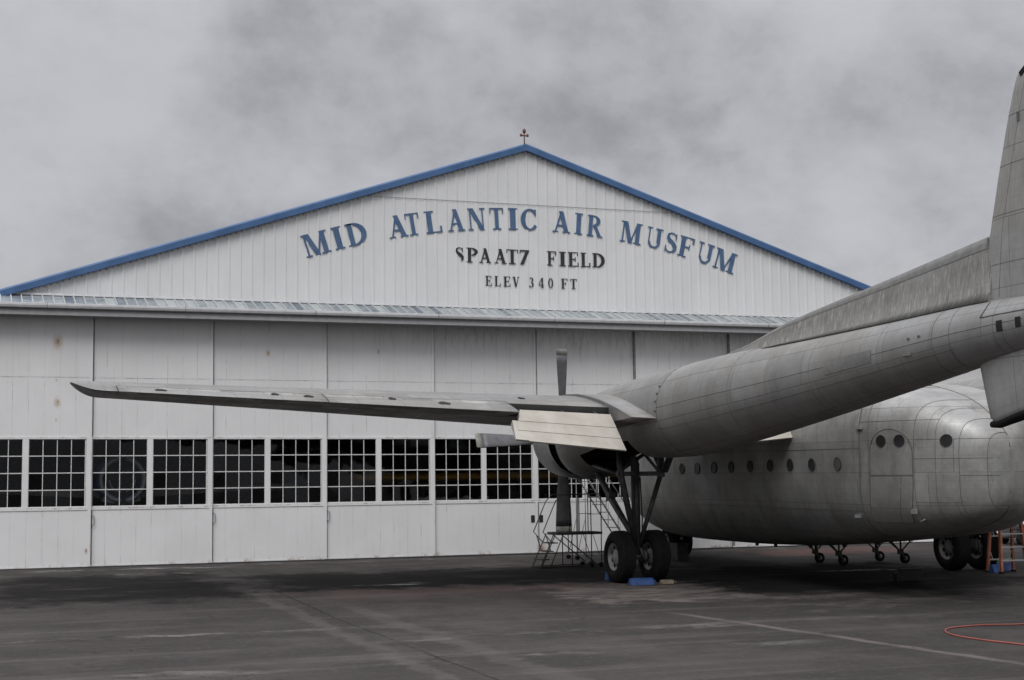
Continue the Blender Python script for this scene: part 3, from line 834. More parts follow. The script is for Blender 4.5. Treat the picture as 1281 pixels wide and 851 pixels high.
mb=MB(); mb.loft(rings,uvs,cap0=True,cap1=True,skip=skip)
booms=mk(mb,'tail_boom',M['alu'])
# wheel bay liner
mb=MB()
inner=[]
for i,u in enumerate(bus):
    if -1.25<u<2.3:
        wc,r=boom(u); inner.append([L(BV+r*.93*math.cos(rad(a)),u,wc+r*.97*math.sin(rad(a))) for a in (217,217,323,323)])
rr=[]
for R in inner:
    a,_,d,_2=R; rr.append([a,(a[0]+.05,a[1],a[2]+1.15),(d[0]-.05,d[1],d[2]+1.15),d])
mb.loft(rr,closed=False,smooth=False)
for R in (rr[0],rr[-1]):
    k=mb.add(R); mb.face([k,k+1,k+2,k+3])
mk(mb,'wheel_bay',M['black'],booms,fix=False)
# joint straps and seams on the boom
mb=MB()
for u,rr_ in ((-2.72,.009),(-5.6,.004),(-8.3,.004),(-10.2,.004),(-11.55,.006),(-11.95,.005),(-12.9,.004)):
    mb.tube([boom_pt(u,2*PI*k/36,-.001) for k in range(36)],rr_,5,closed=True)
for th,u0,u1 in ((rad(178),-2.7,-13.5),(rad(205),-2.7,-12)):
    mb.tube([boom_pt(u0+(u1-u0)*i/30,th,-.001) for i in range(31)],.0055,5)
mk(mb,'boom_seams',M['seam'],booms)
for th in (150,160,170,182,192,202): 
    mb=MB(); p=boom_pt(-2.66,rad(th),.008); mb.box(p,(.02,.05,.04)); mk(mb,'boom_latch',M['seam'],booms)
for u in (-11.0,-11.25): 
    mb=MB(); p=boom_pt(u,rad(168),.008); mb.box(p,(.02,.04,.03)); mk(mb,'boom_latch',M['seam'],booms)
mb=MB(); p=boom_pt(-10.95,rad(192),.004); mb.box(p,(.02,.20,.05)); mk(mb,'access_plate',M['patch'],booms)
# dark slots under the fin and a patched panel
def boom_patch(u0,u1,a0,a1,off):
    m=MB(); nu=4;na=4; k=m.add([boom_pt(u0+(u1-u0)*i/nu,rad(a0+(a1-a0)*j/na),off) for j in range(na+1) for i in range(nu+1)])
    for j in range(na):
        for i in range(nu):
            a=k+j*(nu+1)+i; m.face([a,a+1,a+nu+2,a+nu+1],True)
    return m
for ua,ub in ((-12.98,-13.10),(-13.36,-13.47)):
    mk(boom_patch(ua,ub,173,194,.006),'vent_slot',M['black'],booms,fix=False)
mk(boom_patch(-8.75,-10.05,170,190,.005),'patch_panel',M['patch'],booms,fix=False)
mb=MB()
mb.tube([boom_pt(-12.62-(2.4)*i/20,rad(160),.004) for i in range(21)],.007,5); mb.tube([boom_pt(-12.62-.04*math.sin(i/10*PI),rad(160-4*i),.004) for i in range(11)],.007,5)
mk(mb,'fin_root_rivets',M['seam'],booms)
# dorsal fillet
DS=[(-4.15,4.705),(-5.03,4.82),(-6.48,5.10),(-7.6,5.24),(-9.73,5.48),(-12.40,5.80),(-12.75,5.84)]
def dors(u):
    for i in range(len(DS)-1):
        if DS[i+1][0]<=u<=DS[i][0]:
            t=(u-DS[i][0])/(DS[i+1][0]-DS[i][0]); return DS[i][1]+(DS[i+1][1]-DS[i][1])*t
    return DS[-1][1]
mb=MB(); rings=[];uvs=[]
for i in range(29):
    u=-4.15+(-12.52+4.15)*i/28; wc,r=boom(u); zt=max(dors(u),wc+r+.005); zb=wc+r*.93; H=zt-zb
    hw=min(.13,.5*H+.02)
    base=min(r*.42,.1+H*.55)
    sec=[]
    for s,t in ((base,0),(hw*1.0,.16),(hw*.62,.6),(hw*.25,.90),(hw*.06,1.0)): sec.append((s,t))
    pr=[L(BV-s,u,zb+H*t) for s,t in sec]+[L(BV+s,u,zb+H*t) for s,t in sec[::-1]]
    rings.append(pr); ln=[0]
    for a,b in zip(pr,pr[1:]+pr[:1]): ln.append(ln[-1]+math.dist(a,b))
    uvs.append([(u,x) for x in ln])
mb.loft(rings,uvs,cap0=True,cap1=True)
mk(mb,'dorsal_fillet',M['alu_dorsal'],booms)
mb=MB(); rg=[]; ug=[]
for R in rings:
    a,b_,c_,d_=[Vector(R[i]) for i in (2,3,4,5)]
    a2=b_.lerp(a,.25); e_=Vector(R[6]).lerp(Vector(R[7]),.25)
    o_=Vector((.006,0,.004)); rg.append([a2-Vector((.006,0,0)),b_-Vector((.006,0,0)),c_+Vector((-.004,0,.006)),d_+Vector((.004,0,.006)),Vector(R[6])+Vector((.006,0,0)),e_+Vector((.006,0,0))])
    ug.append([(R[0][1],.1+.02*i) for i in range(7)])
mb.loft(rg,ug,closed=False); mk(mb,'dorsal_ridge',M['ridge'],booms,fix=False)
# fins
def fin_mb(rows, v0=BV, tipr=.05):
    """rows: (w, u_le, u_te, half thickness)"""
    m=MB(); rings=[];uvs=[]
    xc=[0,.012,.05,.12,.25,.4,.6,.8,1.0]; th=[0,.35,.62,.86,1.0,.97,.72,.38,.06]
    for (w,a,b,t) in rows:
        up=[(v0-t*h,a+(b-a)*x) for x,h in zip(xc,th)]; lo=[(v0+t*h,a+(b-a)*x) for x,h in zip(xc,th)][::-1]
        pr=up+lo[:-1]
        rings.append([L(v,u,w) for v,u in pr])
        ln=[(u,w+10) for v,u in pr]; uvs.append(ln+[ln[0]])
    m.loft(rings,uvs,cap0=True,cap1=True); return m
finrows=[(4.55,-12.40,-15.9,.17),(4.87,-12.49,-15.9,.17),(5.76,-12.60,-15.95,.16),(6.6,-12.84,-15.95,.14),(7.3,-13.06,-15.85,.12),(7.75,-13.22,-15.7,.10),(7.98,-13.32,-15.5,.085),(8.10,-13.45,-15.3,.07),(8.19,-13.75,-15.0,.045),(8.22,-14.1,-14.7,.02)]
finrows=[(w,a+.19,b,t) for w,a,b,t in finrows]
fins=mk(fin_mb(finrows),'vertical_fin',M['alu_fin'])
mb=MB()
for w in (5.35,6.05,6.75,7.45):
    f0=[r for r in finrows if r[0]<=w][-1]; f1=[r for r in finrows if r[0]>w][0]; t=(w-f0[0])/(f1[0]-f0[0])
    a=f0[1]+(f1[1]-f0[1])*t; b=f0[2]+(f1[2]-f0[2])*t; h=f0[3]+(f1[3]-f0[3])*t
    mb.tube([L(BV-h*s-.001,a+(b-a)*x,w) for x,s in ((.012,.35),(.05,.62),(.12,.86),(.25,1),(.4,.97),(.6,.72))],.003,5)
mb.tube([L(BV-h*.86,a+(b-a)*.12,w) for (w,a,b,h) in finrows[1:7]],.003,5)
mb.tube([L(BV-h*.2-.01,a+.012,w) for (w,a,b,h) in [(4.9,-12.30,-15.9,.17),(5.3,-12.34,0,.17),(5.78,-12.41,0,.16)]],.016,6)
mk(mb,'fin_seams',M['seam'],fins)
mb=MB(); mb.box(L(BV-.05,-13.36,8.03),(.05,.20,.07),Euler((-.5,0,0)).to_matrix()); mk(mb,'fin_tip_boot',M['rubber'],fins); mb=MB(); mb.box(L(BV-.12,-13.26,7.38),(.03,.02,.13)); mk(mb,'fin_fitting',M['seam'],fins)
ven=[(4.25,-12.24,-15.5,.15),(3.95,-12.26,-15.4,.15),(3.4,-12.40,-15.1,.13),(3.16,-12.46,-14.9,.11),(3.06,-12.60,-14.6,.07)]
ven=[(w,a+.19,b,t) for w,a,b,t in ven]
mb=fin_mb(ven[::-1])
# slope the lower edge upward toward the rear
mb.v=[(x,y,z+ (max(0,(-12.4-y))*.20 if z<3.7 else 0)) for x,y,z in mb.v]
vens=mk(mb,'ventral_fin',M['alu_fin'])
mb=MB(); rings=[]
for i in range(13):
    u=-12.27-2.5*i/12; z=3.07+max(0,(-12.4-u))*.20; s=.10*min(1,.35+i*.25)
    rings.append([L(BV+s*math.cos(a),u,z+.075*math.sin(a)*(1 if i else .6)) for a in [2*PI*k/12 for k in range(12)]])
mb.loft(rings,cap0=True,cap1=True); mk(mb,'tail_skid',M['rubber'],vens)
mb=MB(); mb.tube([L(BV-.098-.004*i,-12.44-.1*i,3.80+.016*i+(.012 if i%2 else 0)) for i in range(14)],.02,5)
mk(mb,'ventral_rivets',M['seam'],vens)
# stabiliser between the fins
mb=MB(); rings=[];uvs=[]
xc=[0,.03,.12,.3,.6,1.0]; th=[0,.5,.85,1,.7,.05]
for v in (BV,2*CV-BV):
    pr=[L(v,-13.3-2.1*x,6.35+.12*h) for x,h in zip(xc,th)]+[L(v,-13.3-2.1*x,6.35-.12*h) for x,h in list(zip(xc,th))[:0:-1]]
    rings.append(pr); uvs.append([(v*1.0,k*.3) for k in range(len(pr)+1)])
mb.loft(rings,uvs,cap0=True,cap1=True); mb.build('horizontal_stabiliser',M['alu_wing'],plane)

# wing ------------------------------------------------------
XCU=[0,.006,.025,.07,.15,.28,.42,.56,.68,.76,.85,.92,1.0]
def naca(x,t): return 5*t*(.2969*math.sqrt(x)-.126*x-.3516*x*x+.2843*x**3-.1015*x**4)
def wsta(v):
    """chord line data at station v (v<0 outboard, 0..CV inboard)"""
    if v<=0:
        a=-v; le=2.5-1.0*a/12; te=-2.48+.135*a; w=3.46+.0525*a; t=.165-.003*a
    else:
        le=2.5; te=-2.48; w=3.46+.15*v; t=.165
    if v<-11.45:
        s=(-v-11.45)/.60
        s=min(s,1.0); k=math.sqrt(max(0,1-s*s))
        mid=le+(te-le)*.62; le=mid+(le-mid)*(.06+.94*k); te=mid+(te-mid)*(.06+.94*k)
        t0=t; t=t*(.08+.92*k); w+=.17*s**2.2
    return le,te,w,t
def sec(v,x0=0.0,x1=1.0,extra=0.0):
    le,te,w,t=wsta(v); te-=extra; c=le-te
    inc=.035; cam=.018
    def pt(x,sg):
        y=naca(x,t)*(1.1 if sg>0 else .9)*c*sg+cam*c*4*x*(1-x)+inc*(1-x)*c
        return L(v,le-c*x,w+y), (v*1.0, x*c)
    xs=[x for x in XCU if x0-1e-6<=x<=x1+1e-6]
    if xs[-1]<x1-1e-6: xs.append(x1)
    if xs[0]>x0+1e-6: xs.insert(0,x0)
    up=[pt(x,1) for x in xs[::-1]]; lo=[pt(x,-1) for x in (xs[1:] if x0==0 else xs)]
    pr=up+lo
    uv=[(b[0],b[1]+(0 if i<len(up) else 13.3)) for i,(a,b) in enumerate(pr)]
    return [a for a,b in pr], uv+[uv[0]]
def seg(m,vs,x0=0.,x1=1.,extra=None,capmi=1):
    R=[];U=[]
    for v in vs:
        a,b=sec(v,x0,x1,extra(v) if extra else 0); R.append(a);U.append(b)
    if vs[0]<vs[-1]: R=R[::-1];U=U[::-1]
    nu_=len([x for x in XCU if x0-1e-6<=x<=x1+1e-6])+(0 if any(abs(x-x1)<1e-6 for x in XCU) else 1)
    k0=len(m.f); m.loft(R,U,cap0=True,cap1=True,mi=0)
    n_=len(R[0])
    for i in range(k0,len(m.f)):
        if len(m.f[i])==4 and m.uv[i] is not None:
            kk=(i-k0)%n_
            if kk==n_-1 and x1<1: m.mi[i]=2  # rear face of the cut wing, painted black for the shade in the cove
            elif kk>=nu_-1: m.mi[i]=1
def frange(a,b,n): return [a+(b-a)*i/n for i in range(n+1)]
half=MB()
seg(half,[-11.45]+[-11.45-.60*x for x in (.15,.3,.45,.6,.72,.82,.9,.95,.985,1.0)])
seg(half,frange(-3.42,-11.22,15),0,.775)
seg(half,[-11.22,-11.45],0,1.0)
seg(half,frange(-1.27,-3.42,4),0,.825)
seg(half,frange(1.0,-1.27,5),0,1.0,lambda v:.42*max(0,1-abs(v+.35)/.95) if False else .30)
seg(half,frange(1.0,2.7,3),0,.825)
seg(half,[2.7,3.5,CV],0,1.0)
wing=MB(); wing.join(half)
wm=half.mirror(); wing.join(wm)
WM=[M['alu_wing'],M['wing_under'],M['black']]
wingo=wing.build('wing',WM,plane)
mb=MB(); seg(mb,frange(-3.44,-7.215,7),.781,1.0); a1=mb
mb2=MB(); seg(mb2,frange(-7.235,-11.2,7),.781,1.0)
for m in (a1,mb2):
    mk(m,'aileron',WM,(wingo,wingo))
# small open access slots on the aileron/upper rear skin
for v,x,l in ((-10.4,.90,.24),(-8.2,.86,.16),(-7.55,.88,.2),(-5.85,.84,.16),(-4.85,.9,.25),(-2.9,.66,.14)):
    mb=MB(); le,te,w,t=wsta(v); c=le-te
    P_=[]
    for a in range(14):
        an=2*PI*a/14; xx=x+.03*math.sin(an)*(1+.3*math.sin(3*an)); vv=v+l/2*math.cos(an)
        le,te,w,t=wsta(vv); c=le-te; y=naca(xx,t)*1.1*c+.018*c*4*xx*(1-xx)+.035*(1-xx)*c
        P_.append(L(vv,le-c*xx,w+y+.012))
    k=mb.add(P_); mb.face([k+i for i in range(14)]); mb.build('access_slot',M['black'],wingo,fix=False)
# flaps: drooped panels of three strips
def flap_mb(A,B,Cc,D,th0=.16,th1=.03,strips=(0,.38,.68,1.0)):
    """A,B upper edge (left,right), D,Cc lower edge (left,right)"""
    m=MB(); A,B,Cc,D=map(Vector,(A,B,Cc,D))
    nrm=(B-A).cross(D-A).normalized()
    if nrm.y>0: nrm=-nrm                    # outward = aft
    for i in range(len(strips)-1):
        s0,s1=strips[i],strips[i+1]-.006
        off0=.006*(2-i)
        def P(s,e,d): return (A.lerp(D,s) if e==0 else B.lerp(Cc,s))+nrm*d
        t0=th0+(th1-th0)*s0; t1=th0+(th1-th0)*s1
        m.hexa([P(s0,0,-t0),P(s0,1,-t0),P(s1,1,-t1),P(s1,0,-t1),P(s0,0,off0),P(s0,1,off0),P(s1,1,off0),P(s1,0,off0)])
    return m
FL=flap_mb(L(-3.36,-1.78,3.69),L(-1.36,-1.78,3.60),L(-1.32,-2.5,2.85),L(-3.69,-2.5,3.07))
FL.join(flap_mb(L(-3.60,-2.0,3.47),L(-3.36,-2.0,3.44),L(-3.42,-2.5,3.05),L(-3.70,-2.5,3.075),.1,.03,(0,1)))
fl=mk(FL,'flap',M['flap'],(wingo,wingo))
FI=flap_mb(L(1.3,-1.78,3.72),L(2.62,-1.78,4.0),L(2.78,-2.5,3.13),L(1.22,-2.5,2.99))
mk(FI,'flap',M['flap'],(wingo,wingo))
mb=MB()
for v in (-3.2,-2.3,-1.6): mb.bar(L(v,-1.25,3.72),L(v,-1.86,3.50),.05,.07)
mk(mb,'flap_track',M['darksteel'],(wingo,wingo))

# cowlings & propellers ------------------------------------
NCW=3.22; NV=.22
mb=MB(); c=L(NV,0,NCW)
prof=[(3.52,.97),(3.62,.985),(4.1,.96),(4.6,.935),(4.82,.88),(4.90,.80),(4.86,.74),(4.6,.72),(3.6,.93),(3.52,.97)]
mb.lathe(prof,c,'y',44)
cow=mk(mb,'engine_cowling',M['cowl'])
mb=MB(); mb.lathe([(4.62,.0),(4.62,.72),(4.60,.72),(4.0,.6),(3.8,.55),(3.78,.0)],c,'y',36); mk(mb,'engine_front',M['black'],cow)
mb=MB(); mb.lathe([(3.05,.70),(3.66,.74),(3.66,.70),(3.05,.66)],c,'y',40); mk(mb,'cowl_gap_ring',M['black'],cow)
# oil cooler scoop below nacelle
mb=MB(); rings=[]
for u,zb,hw in ((3.3,2.30,.36),(2.9,2.24,.42),(2.4,2.30,.40),(1.95,2.42,.3)):
    wc,r=boom(u); rings.append([L(NV-hw,u,2.6),L(NV-hw*.85,u,zb+.1),L(NV-hw*.4,u,zb),L(NV+hw*.4,u,zb),L(NV+hw*.85,u,zb+.1),L(NV+hw,u,2.6)])
mb.loft(rings,closed=False); mk(mb,'oil_cooler_fairing',M['alu_dark'],cow,fix=False)
PU=5.2
def blade_mb(ang):
    m=MB(); rings=[]
    for (r,w,t,tw) in ((.12,.17,.16,0),(.3,.17,.15,0),(.55,.22,.11,40),(.9,.27,.075,36),(1.3,.33,.055,32),(1.7,.375,.045,29),(2.0,.40,.035,27),(2.18,.41,.028,26)):
        R=[]
        for k in range(12):
            a=2*PI*k/12; x=w/2*math.cos(a); y=t/2*math.sin(a)
            tt=rad(tw); X=x*math.cos(tt)-y*math.sin(tt); Y=x*math.sin(tt)+y*math.cos(tt)
            ca,sa=math.cos(ang),math.sin(ang)
            R.append((X*ca+r*sa,Y,-X*sa+r*ca))
        rings.append(R)
    body=MB(); body.loft(rings,cap0=True,cap1=True)
    tip=MB(); R2=[]
    for r,w,t in ((2.18,.411,.03),(2.30,.41,.02),(2.33,.395,.012)):
        R=[]
        for k in range(12):
            a=2*PI*k/12; x=w/2*math.cos(a); y=t/2*math.sin(a); tt=rad(26)
            X=x*math.cos(tt)-y*math.sin(tt); Y=x*math.sin(tt)+y*math.cos(tt); ca,sa=math.cos(ang),math.sin(ang)
            R.append((X*ca+r*sa,Y,-X*sa+r*ca))
        R2.append(R)
    tip.loft(R2,cap0=True,cap1=True)
    return body,tip
for sgn in (-1,1):
    hub=MB(); hub.lathe([(-.30,.12),(-.28,.22),(-.1,.24),(.12,.23),(.26,.16),(.36,.06),(.38,0)],(0,0,0),'y',20)
    for q4 in range(4): 
        a=q4*PI/2; hub.tube([(0,0,0),(.36*math.sin(a),0,.36*math.cos(a))],.105,12)
    h=hub.build('propeller',M['engine'],plane); lx=L(.30,PU,3.22); h.location=(lx[0]*(-sgn) if sgn>0 else lx[0],lx[1],lx[2])
    for q4 in range(4):
        b_,t_=blade_mb(q4*PI/2); b_.build('propeller_blade',M['blade'],h); t_.build('blade_tip',M['bladetip'],h)

# main landing gear ----------------------------------------
def tyre_parts(par,c,R,W,rimr,axis='x',side=-1):
    mb=MB(); hw=W/2; r0=R-W*.5
    prof=[(-hw*.62,rimr),(-hw*.92,rimr+.06),(-hw,r0+.02),(-hw*.93,R-.10),(-hw*.72,R-.03),(-hw*.6,R-.004)]
    for g in (-.42,-.2,.0,.2,.42):
        prof+=[(hw*(g-.05),R),(hw*(g-.02),R-.016),(hw*(g+.02),R-.016),(hw*(g+.05),R)]
    prof+=[(hw*.6,R-.004),(hw*.72,R-.03),(hw*.93,R-.10),(hw,r0+.02),(hw*.92,rimr+.06),(hw*.62,rimr)]
    prof=[(a,r) for a,r in prof]; prof.append(prof[0])
    mb.lathe(prof,c,'x',40); t=mb.build('tyre',M['rubber'],par)
    mb=MB(); mb.lathe([(-hw*.78,rimr+.012),(-hw*.70,rimr-.02),(-hw*.45,rimr*.86),(-hw*.38,rimr*.62),(-hw*.62,rimr*.42),(-hw*.70,rimr*.2),(-hw*.72,0)],c,'x',32,cap=False)
    mb.lathe([(hw*.78,rimr+.012),(hw*.70,rimr-.02),(hw*.45,rimr*.86),(hw*.38,rimr*.62),(hw*.62,rimr*.42),(hw*.70,rimr*.2),(hw*.72,0)],c,'x',32,cap=False)
    for k in range(8):
        a=2*PI*(k+.5)/8
        for sd in (-1,1):
            cc=Vector((c[0]+sd*(hw*.42+.012),c[1]+rimr*.72*math.cos(a),c[2]+rimr*.72*math.sin(a)))
            kk=mb.add([cc+Vector((0,.052*math.cos(t_),.052*math.sin(t_))) for t_ in [2*PI*i/10 for i in range(10)]]); mb.face([kk+i for i in range(10)],mi=1)
    mb.build('wheel_rim',[M['rim'],M['black']],par,fix=False)
GD=.565
for sgn in (-1,1):
    g=bpy.data.objects.new('main_landing_gear',None); COL.objects.link(g); g.parent=plane; g.empty_display_size=.2
    vx=-CV if sgn<0 else CV
    g.location=(vx,0,0)
    # local x: + = toward right of the picture for the left leg
    f=1 if sgn<0 else -1
    def F(m): return m if f>0 else m.mirror()
    tyre_parts(g,(-.42,0,GD),GD,.41,.29); tyre_parts(g,(.40,0,GD),GD,.41,.29)
    mb=MB(); mb.tube([(-.02,0,.60),(-.02,0,1.15),(-.03,.0,2.75)],[.085,.085,.085],16); mb.tube([(-.02,0,.80),(-.025,0,2.6)],[.095,.098],16)
    F(mb).build('oleo_leg',M['strut'],g)
    mb=MB(); mb.tube([(-.36,0,GD),(.33,0,GD)],.07,14); mb.lathe([(-.03,.0),(-.03,.17),(.03,.17),(.03,0)],(.15,0,GD),'x',20); mb.lathe([(-.03,.0),(-.03,.17),(.03,.17),(.03,0)],(-.2,0,GD),'x',20)
    mb.tube([(.02,-.12,.75),(.10,-.14,.48)],.03,8)
    F(mb).build('axle_brakes',M['strut'],g)
    mb=MB()
    mb.tube([(-.42,.0,2.85),(-.37,.0,2.35),(-.04,.0,.85)],[.05,.075,.06],12)
    mb.tube([(.60,.0,2.36),(.05,.0,.80)],[.055,.05],12)
    mb.box((-.37,0,2.36),(.12,.12,.14)); mb.box((.60,0,2.36),(.13,.14,.14))
    F(mb).build('side_brace',M['strut'],g)
    mb=MB(); mb.bar((-.46,0,2.37),(.66,0,2.37),.12,.10); mb.bar((.60,0,2.37),(.60,.02,2.9),.14,.12); mb.bar((-.42,.0,2.42),(.55,.25,2.95),.05,.07); mb.bar((.55,0,2.42),(.15,.25,3.0),.05,.07)
    mb.bar((.25,.25,2.95),(.60,0,2.72),.05,.06); mb.bar((.64,-.1,2.4),(.62,-.55,2.85),.16,.03); mb.bar((.62,.4,2.8),(.60,0,2.42),.05,.06)
    F(mb).build('trunnion_beam',M['strut'],g)
    mb=MB(); mb.tube([(-.03,2.35,2.55),(.0,1.3,1.72),(.02,.16,.92)],[.065,.08,.06],12); mb.tube([(-.22,2.3,2.62),(-.36,.15,2.36)],[.04,.045],10)
    mb.box((-.0,1.45,1.85),(.16,.2,.2)); mb.tube([(.02,.2,1.5),(.02,.55,1.22)],.025,8)
    F(mb).build('drag_strut',M['strut'],g)
    mb=MB(); mb.tube([(.05,-.1,2.3),(.07,-.13,1.4),(.06,-.12,.7)],.014,6); mb.tube([(-.1,-.11,2.3),(-.12,-.14,1.5),(-.05,-.12,.75)],.011,6)
    F(mb).build('brake_lines',M['black'],g)
g=bpy.data.objects.new('nose_landing_gear',None); COL.objects.link(g); g.parent=plane; g.location=(0,7.0,.10)
tyre_parts(g,(-.22,0,.40),.40,.26,.19); tyre_parts(g,(.22,0,.40),.40,.26,.19)
mb=MB(); mb.tube([(0,0,.35),(0,.05,1.3)],.075,14); mb.tube([(-.2,0,.4),(.2,0,.4)],.05,12); mb.tube([(0,.1,.6),(0,.75,1.1)],.04,10); mb.build('nose_leg',M['strut'],g)

# ------------------------------------------------------------------ ground equipment
def ground(x,y): return gz(y)
# wheel chocks
def chock(name,label,x0,x1,y,mat,h=.16,d=.2,rz=0,group=None,cat='wheel chock'):
    mb=MB(); w=(x1-x0)
    P=[(-w/2,-d/2),(w/2,-d/2)]
    sec=[(-d/2,0),(d/2,0),(d/2*.55,h*.8),(d/2*.2,h),(-d/2*.2,h),(-d/2*.55,h*.8)]
    mb.loft([[(-w/2,a,b) for a,b in sec],[(-w/2+.02,a*1.03,b*1.03) for a,b in sec],[(w/2-.02,a*1.03,b*1.03) for a,b in sec],[(w/2,a,b) for a,b in sec]],cap0=True,cap1=True,smooth=False)
    mb.tube([(w/2-.03,0,h*.6),(w/2+.05,-.03,h*.55),(w/2+.06,-.06,.02)],.012,6)
    o=mb.build(name,mat); o.location=((x0+x1)/2,y,ground(0,y)+.002); o.rotation_euler=(math.atan(.026),0,rz); return tag(o,label,cat,group)
chock('wheel_chock','blue wheel chock in front of the left tyre of the near main gear, partly hidden',-1.95,-1.62,-8.85,M['chockblue'],.20,.24,0,'blue wheel chocks')
chock('wheel_chock','long blue wheel chock behind the near main gear, closest to the camera',-1.96,-1.42,-10.12,M['chockblue'],.14,.20,0,'blue wheel chocks')
chock('wood_chock','pale wooden block behind the right tyre of the near main gear',-1.22,-.92,-10.08,M['wood'],.08,.14,0,None,'wooden chock')
chock('wheel_chock','first blue wheel chock seen through the orange stepladder, nearer the tyre',7.16,7.42,-10.42,M['chockblue'],.18,.22,0,'blue wheel chocks')
chock('wheel_chock','second blue wheel chock seen through the orange stepladder, right of the first',7.55,7.95,-10.1,M['chockblue'],.18,.22,0,'blue wheel chocks')
# black box on the ground below the fuselage
mb=MB(); mb.bx(-.30,.30,-.2,.2,.02,.20); mb.bx(-.18,.26,-.17,.17,.20,.28); mb.bx(-.36,-.30,-.12,.12,.04,.14)
for a in (-.22,.22):
    for b in (-.15,.15): mb.bx(a-.04,a+.04,b-.04,b+.04,0,.02)
o=mb.build('equipment_case',M['case']); o.location=(4.05,-11.6,ground(0,-11.6)); o.rotation_euler=(0,0,rad(-20)); tag(o,'small black equipment case on the asphalt below the fuselage','equipment case')
# dark box beside the nose wheel
mb=MB(); mb.bx(-.16,.16,-.22,.22,.03,.42); mb.bx(-.18,.18,-.24,.24,.42,.47); mb.bx(-.12,.12,-.2,.2,0,.03)
o=mb.build('battery_box',M['darksteel']); o.location=(2.08,-4.35,ground(0,-4.4)); tag(o,'dark upright box on the ground right of the nose wheel','box')
# red hose
pts=[(2.6,-19.2),(1.4,-19.55),(.53,-19.81),(-.11,-19.66),(-.62,-19.72),(-.98,-19.88),(-1.22,-20.15),(-1.40,-20.5),(-1.48,-20.9),(-1.46,-21.4),(-1.36,-21.9),(-1.2,-22.6),(-.9,-23.6)]
sp=[]
for i in range(len(pts)-1):
    p0=pts[max(i-1,0)];p1=pts[i];p2=pts[i+1];p3=pts[min(i+2,len(pts)-1)]
    for j in range(6):
        t=j/6; sp.append((cr(p0[0],p1[0],p2[0],p3[0],t),cr(p0[1],p1[1],p2[1],p3[1],t)))
mb=MB(); mb.tube([(x,y,ground(x,y)+.013) for x,y in sp],.013,8)
tag(mb.build('hose',M['hose']),'thin red hose lying in a loop on the asphalt','hose')

# rolling work platform with steps (small, dark)
wp=thing('work_platform','low dark steel rolling work platform with four steps and handrails','work platform',(-1.3,-5.0,ground(0,-5)))
def tb(m,pts,r=.013,n=6): m.tube(pts,r,n)
zt=.86
mb=MB(); mb.bx(-.42,.80,-.32,.32,zt-.06,zt); 
for i in range(12): mb.bx(-.40+i*.1,-.37+i*.1,-.31,.31,zt,zt+.008)
mb.build('platform_deck',M['darksteel'],wp)
for i in range(3):
    mb=MB(); z=.22+.2*i; x=-.72+.09*i+.0; mb.bx(x-.10+.03*i,x+.10+.03*i,-.26,.26,z-.025,z); mb.build('step',M['darksteel'],wp)
mb=MB()
for y in (-.29,.29):
    tb(mb,[(-.84,y,.03),(-.46,y,zt-.03)]); tb(mb,[(-.60,y,.03),(-.26,y,zt-.06)],.013)
    tb(mb,[(-.84,y,.03),(.78,y,.05)]); tb(mb,[(.78,y,.06),(.78,y,zt-.04)]); tb(mb,[(-.02,y,.05),(-.02,y,zt-.05)])
    tb(mb,[(-.30,y,zt-.05),(.60,y,.10)],.014); tb(mb,[(.55,y,zt-.06),(.72,y,.3)],.008)
tb(mb,[(-.84,-.29,.03),(-.84,.29,.03)]); tb(mb,[(.78,-.29,.06),(.78,.29,.06)])
mb.build('base_frame',M['darksteel'],wp)
for y in (-.30,.30):
    mb=MB()
    tb(mb,[(-.54,y,.60),(-.80,y,.88),(-.46,y,1.62),(-.30,y,1.78),(.72,y,1.80),(.78,y,1.74),(.78,y,zt)])
    tb(mb,[(-.60,y,.42),(-.72,y,.80)],.012); tb(mb,[(.18,y,zt),(.18,y,1.79)],.011); tb(mb,[(.42,y,zt),(.42,y,1.79)],.011); tb(mb,[(.42,y,1.3),(.78,y,1.3)],.009)
    mb.build('handrail',M['darksteel'],wp)
for x in (.52,.76):
    for y in (-.29,.29):
        mb=MB(); mb.lathe([(-.02,.02),(-.02,.055),(.02,.055),(.02,.02)],(x,y,.055),'y',14); mb.build('castor',M['rubber'],wp)
wp.rotation_euler=(0,0,rad(2))

# tall rolling stair with lattice rails
ts=thing('rolling_stair','tall grey rolling stair with many rungs, behind the propeller and main gear','rolling stair',(.62,-2.7,ground(0,-2.7)))
dx=.95
top=(-.55,2.15); bot=(.80,.10)
for i in range(10):
    t=(i+.5)/10; x=bot[0]+(top[0]-bot[0])*t; z=bot[1]+(top[1]-bot[1])*t
    mb=MB(); mb.bx(x-.07,x+.07,-.30,.30,z-.008,z+.008); mb.build('stair_tread',M['greysteel'],ts)
mb=MB()
for y in (-.31,.31):
    mb.bar((bot[0],y,bot[1]),(top[0],y,top[1]),.02,.03)
    tb(mb,[(-.85,y,.05),(-.85,y,2.12)],.014); tb(mb,[(-.60,y,.05),(-.60,y,2.12)],.012); tb(mb,[(-.85,y,.12),(.80,y,.12)],.014)
    tb(mb,[(-.85,y,.12),(-.60,y,1.1)],.009)
tb(mb,[(-.85,-.31,.12),(-.85,.31,.12)],.02); tb(mb,[(.80,-.31,.12),(.80,.31,.12)],.02)
mb.build('stair_frame',M['greysteel'],ts)
mb=MB(); mb.bx(-.90,-.50,-.33,.33,2.12,2.16); mb.build('top_landing',M['greysteel'],ts)
